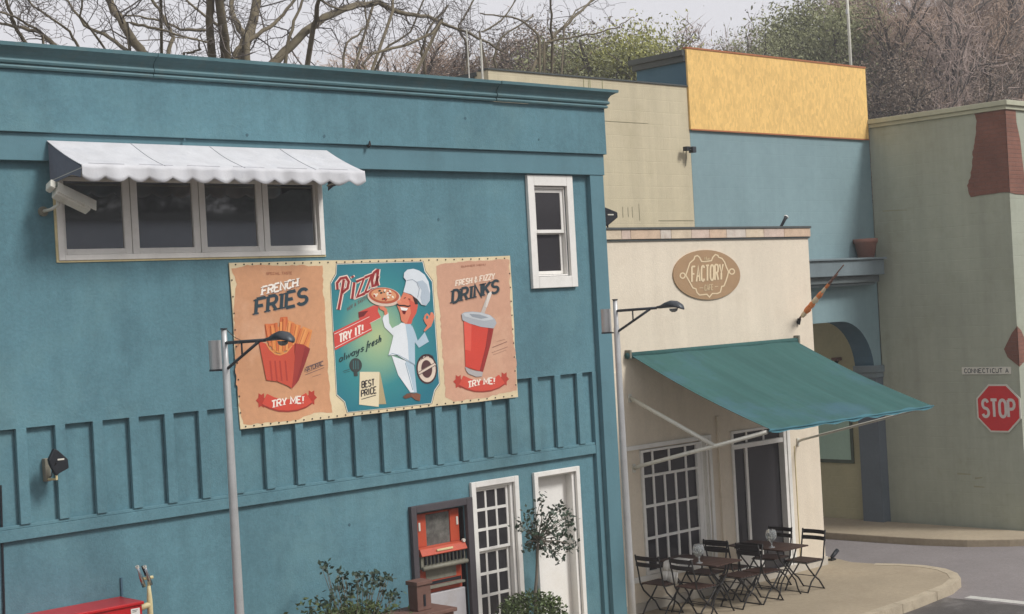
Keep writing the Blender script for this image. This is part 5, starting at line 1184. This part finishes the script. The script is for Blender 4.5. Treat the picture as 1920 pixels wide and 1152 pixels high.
bare_tree('slender bare tree reaching over the gap of open sky', [
  ([(995, 135), (1010, 105), (1035, 70), (1075, 35), (1110, 0), (1140, -30)], 7, 4), ([(1035, 70), (1033, 30), (1030, -40)], 5, 3), ([(1020, 80), (1060, 72), (1090, 68), (1130, 60), (1160, 50), (1186, 32)], 5, 1.5), ([(1012, 72), (990, 45), (950, 30), (900, 25)], 5, 2.5), ([(1060, 48), (1080, 20), (1120, -5)], 3, 2), ([(900, 62), (940, 40), (980, -20)], 4, 2)], 12.5, 24, dens=1.9, hub=(990, 150))
bare_tree('bare tree behind the middle of the teal cornice', [
  ([(800, 150), (790, 100), (800, 60), (840, 10)], 6, 4), ([(700, 145), (720, 95), (770, 60), (800, -10)], 5, 3), ([(870, 150), (880, 100), (860, 50), (900, -20)], 5, 3), ([(940, 150), (925, 110), (940, 70), (1000, 30)], 5, 3), ([(640, 140), (650, 80), (690, 50), (680, -20)], 5, 3)], 15.0, 25, dens=3.2, hub=(800, 165))

# ------------------------------------------------------------------ woodland trees (shared variants)
def wood_variant(kind, seed, H=10.0):
    random.seed(seed)
    tr_, br, fo = MB(), MB(), MB()
    pts = [Vector((0, 0, 0))]
    for k in range(7): pts.append(pts[-1]+Vector((random.gauss(0, .12), random.gauss(0, .12), H*.8/7)))
    tr_.tube(pts, [.24*(1-.7*k/7) for k in range(8)], 7)
    tipsl = []
    for k in range(30):
        i = random.uniform(1.6, 6.9); a = pts[int(i)].lerp(pts[min(7, int(i)+1)], i % 1); an = random.uniform(0, 6.28)
        d = Vector((math.cos(an), math.sin(an), random.uniform(.5, 1.4))).normalized(); L_ = H*.30*random.uniform(.5, 1.1)*(1.15-.08*i)
        q = [a]
        for s_ in range(5): d = (d+Vector((random.gauss(0, .15), random.gauss(0, .15), random.gauss(.08, .12)))).normalized(); q.append(q[-1]+d*L_/5)
        br.tube(q, [.075*(1-.15*s_) for s_ in range(6)], 4, cap=False)
        for s_ in range(2, 6): tipsl.append((q[s_], d))
        for e in range(5):
            b0 = q[random.randint(1, 5)]; dd = (d+Vector((random.gauss(0, .6), random.gauss(0, .6), random.gauss(.1, .5)))).normalized(); q2 = [b0]
            for s_ in range(3): dd = (dd+Vector((random.gauss(0, .2), random.gauss(0, .2), random.gauss(.05, .2)))).normalized(); q2.append(q2[-1]+dd*L_*.13)
            br.tube(q2, [.03, .025, .018, .01], 3, cap=False); tipsl.append((q2[-1], dd)); tipsl.append((q2[2], dd))
    if kind == 'bare':
        for (p, d) in tipsl:
            for k in range(7):
                dd = (d+Vector((random.gauss(0, .7), random.gauss(0, .7), random.gauss(.15, .6)))).normalized(); q = p+Vector((random.gauss(0, .18), random.gauss(0, .18), random.gauss(0, .18))); L_ = random.uniform(.25, .7)
                s_ = dd.orthogonal().normalized()*.012; m_ = q+dd*L_*.5+Vector((random.gauss(0, .05), random.gauss(0, .05), 0))
                fo.quad(q-s_, q+s_, m_+s_*.7, m_-s_*.7); fo.tri(m_-s_*.7, m_+s_*.7, q+dd*L_)
    else:
        nl = {'leafy': 110, 'bud': 60}[kind]; sz = {'leafy': .075, 'bud': .055}[kind]
        for (p, d) in tipsl:
            for k in range(nl):
                q = p+Vector((random.gauss(0, .34), random.gauss(0, .34), random.gauss(0, .28))); leaf(fo, q, sz*random.uniform(.5, 1.3))
    return tr_, br, fo
VAR = {}; TOP = {}
def var(kind, idx, fmat):
    key = (kind, idx, fmat.name)
    if key not in VAR:
        t_, b_, f_ = wood_variant(kind, 100+idx*7+len(kind))
        ms_ = []
        for mb_, nm, mt in ((t_, 'trunk', BARKF), (b_, 'branches', BARKF), (f_, 'crown', fmat)):
            me = bpy.data.meshes.new(nm); me.from_pydata([tuple(v) for v in mb_.v], [], mb_.f); me.update(); me.materials.append(mt); ms_.append((nm, me))
        VAR[key] = ms_; TOP[key] = sorted(v.z for v in f_.v)[int(len(f_.v)*.995)]
    return VAR[key]
def wood_tree(name, label, px, ytop, y, kind, idx, fmat, group=None, wide=1.0):
    """tree at depth y under pixel column px, its top reaching pixel row ytop"""
    top = onY(px, ytop, y); zb_ = hz(top.x, y)-.1; H = top.z-zb_; var(kind, idx, fmat); s = H/TOP[(kind, idx, fmat.name)]
    o = thing(name, label, 'tree', (top.x, y, zb_), group)
    for nm, me in var(kind, idx, fmat): c = inst(nm, me, o, (0, 0, 0))
    o.scale = (s*wide, s*wide, s); o.rotation_euler = (0, 0, random.uniform(0, 6.28))
    return o
random.seed(77)
W = lambda *a, **k: wood_tree(*a, **k)
ORD = ['leftmost', 'second', 'third', 'fourth', 'fifth', 'sixth', 'seventh', 'eighth', 'ninth', 'tenth']
# middle: brown and olive mass behind the beige wall
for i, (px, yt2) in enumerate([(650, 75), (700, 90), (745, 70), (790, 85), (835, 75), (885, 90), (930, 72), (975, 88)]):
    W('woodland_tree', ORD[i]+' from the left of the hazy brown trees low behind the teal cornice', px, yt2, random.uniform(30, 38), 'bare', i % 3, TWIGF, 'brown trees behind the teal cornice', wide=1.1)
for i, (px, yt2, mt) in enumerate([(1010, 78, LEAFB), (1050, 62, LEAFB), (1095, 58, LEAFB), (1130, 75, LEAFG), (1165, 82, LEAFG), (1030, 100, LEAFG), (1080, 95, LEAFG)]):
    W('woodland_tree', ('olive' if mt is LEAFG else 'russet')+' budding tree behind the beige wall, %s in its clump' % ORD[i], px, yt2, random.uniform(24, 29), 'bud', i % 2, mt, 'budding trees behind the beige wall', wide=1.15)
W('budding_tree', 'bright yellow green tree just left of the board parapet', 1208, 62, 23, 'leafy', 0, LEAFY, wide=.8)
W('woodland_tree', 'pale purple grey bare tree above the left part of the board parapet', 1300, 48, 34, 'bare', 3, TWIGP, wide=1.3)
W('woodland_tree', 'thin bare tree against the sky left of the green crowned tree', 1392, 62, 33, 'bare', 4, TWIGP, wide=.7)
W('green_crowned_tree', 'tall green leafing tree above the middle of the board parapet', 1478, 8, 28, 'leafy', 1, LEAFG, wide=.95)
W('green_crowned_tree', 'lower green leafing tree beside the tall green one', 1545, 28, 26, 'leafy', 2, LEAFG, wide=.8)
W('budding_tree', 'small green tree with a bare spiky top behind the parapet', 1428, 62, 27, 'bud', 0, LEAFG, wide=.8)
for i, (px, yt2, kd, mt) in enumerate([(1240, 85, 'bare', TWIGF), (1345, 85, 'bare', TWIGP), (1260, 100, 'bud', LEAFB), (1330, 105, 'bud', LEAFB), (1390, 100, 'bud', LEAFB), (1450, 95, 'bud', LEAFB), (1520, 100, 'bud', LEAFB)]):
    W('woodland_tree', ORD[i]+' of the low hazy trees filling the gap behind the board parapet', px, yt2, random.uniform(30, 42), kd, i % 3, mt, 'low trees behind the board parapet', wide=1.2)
k = 0
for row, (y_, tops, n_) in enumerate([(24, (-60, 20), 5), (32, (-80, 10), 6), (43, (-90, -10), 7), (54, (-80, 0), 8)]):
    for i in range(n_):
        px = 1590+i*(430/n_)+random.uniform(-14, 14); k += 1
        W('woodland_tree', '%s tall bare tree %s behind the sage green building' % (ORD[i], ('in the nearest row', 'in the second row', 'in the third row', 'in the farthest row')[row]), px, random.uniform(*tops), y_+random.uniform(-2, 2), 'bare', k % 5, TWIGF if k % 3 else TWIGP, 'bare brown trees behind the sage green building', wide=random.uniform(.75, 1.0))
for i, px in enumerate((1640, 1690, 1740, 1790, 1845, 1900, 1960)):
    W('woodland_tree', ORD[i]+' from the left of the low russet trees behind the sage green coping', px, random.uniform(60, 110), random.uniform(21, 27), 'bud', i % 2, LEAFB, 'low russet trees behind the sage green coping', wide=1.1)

# ------------------------------------------------------------------ things across the street mirrored in the panes
ob = thing('opposite_building', 'long pale low building across the street mirrored in the window panes', 'building', (35, -40, 0))
MB().box(8, 70, -46, -38, -.1, 8.4).build('wall', M('pale_blue_grey_render', (168, 176, 188), k=K, var=.2, scale=.25), ob); MB().box(7.8, 70.2, -46.2, -37.8, 8.402, 8.7).build('roof_edge', DKTRIM, ob)
random.seed(5)
for i in range(10):
    o = thing('evergreen_tree', ORD[i]+' dark tree across the street mirrored in the window panes', 'tree', (8+i*5.2, -49-random.uniform(0, 4), -.1), 'trees across the street')
    for nm, me in var('leafy', 0, LEAFD): inst(nm, me, o, (0, 0, 0))
    o.scale = (1.9, 1.9, 1.7+random.uniform(0, .25)); o.rotation_euler = (0, 0, i*1.3)

# ------------------------------------------------------------------ haze
hm = bpy.data.materials.new('pale_haze'); hm.use_nodes = True; hn = hm.node_tree.nodes; hn.clear()
hv = hn.new('ShaderNodeVolumePrincipled'); hv.inputs['Color'].default_value = (.93, .93, .95, 1); hv.inputs['Density'].default_value = .0014
ho = hn.new('ShaderNodeOutputMaterial'); hm.node_tree.links.new(hv.outputs[0], ho.inputs['Volume'])
tag(MB().box(-90, 260, -70, 110, -1.2, 34).build('haze', hm), None, None, None, 'stuff')
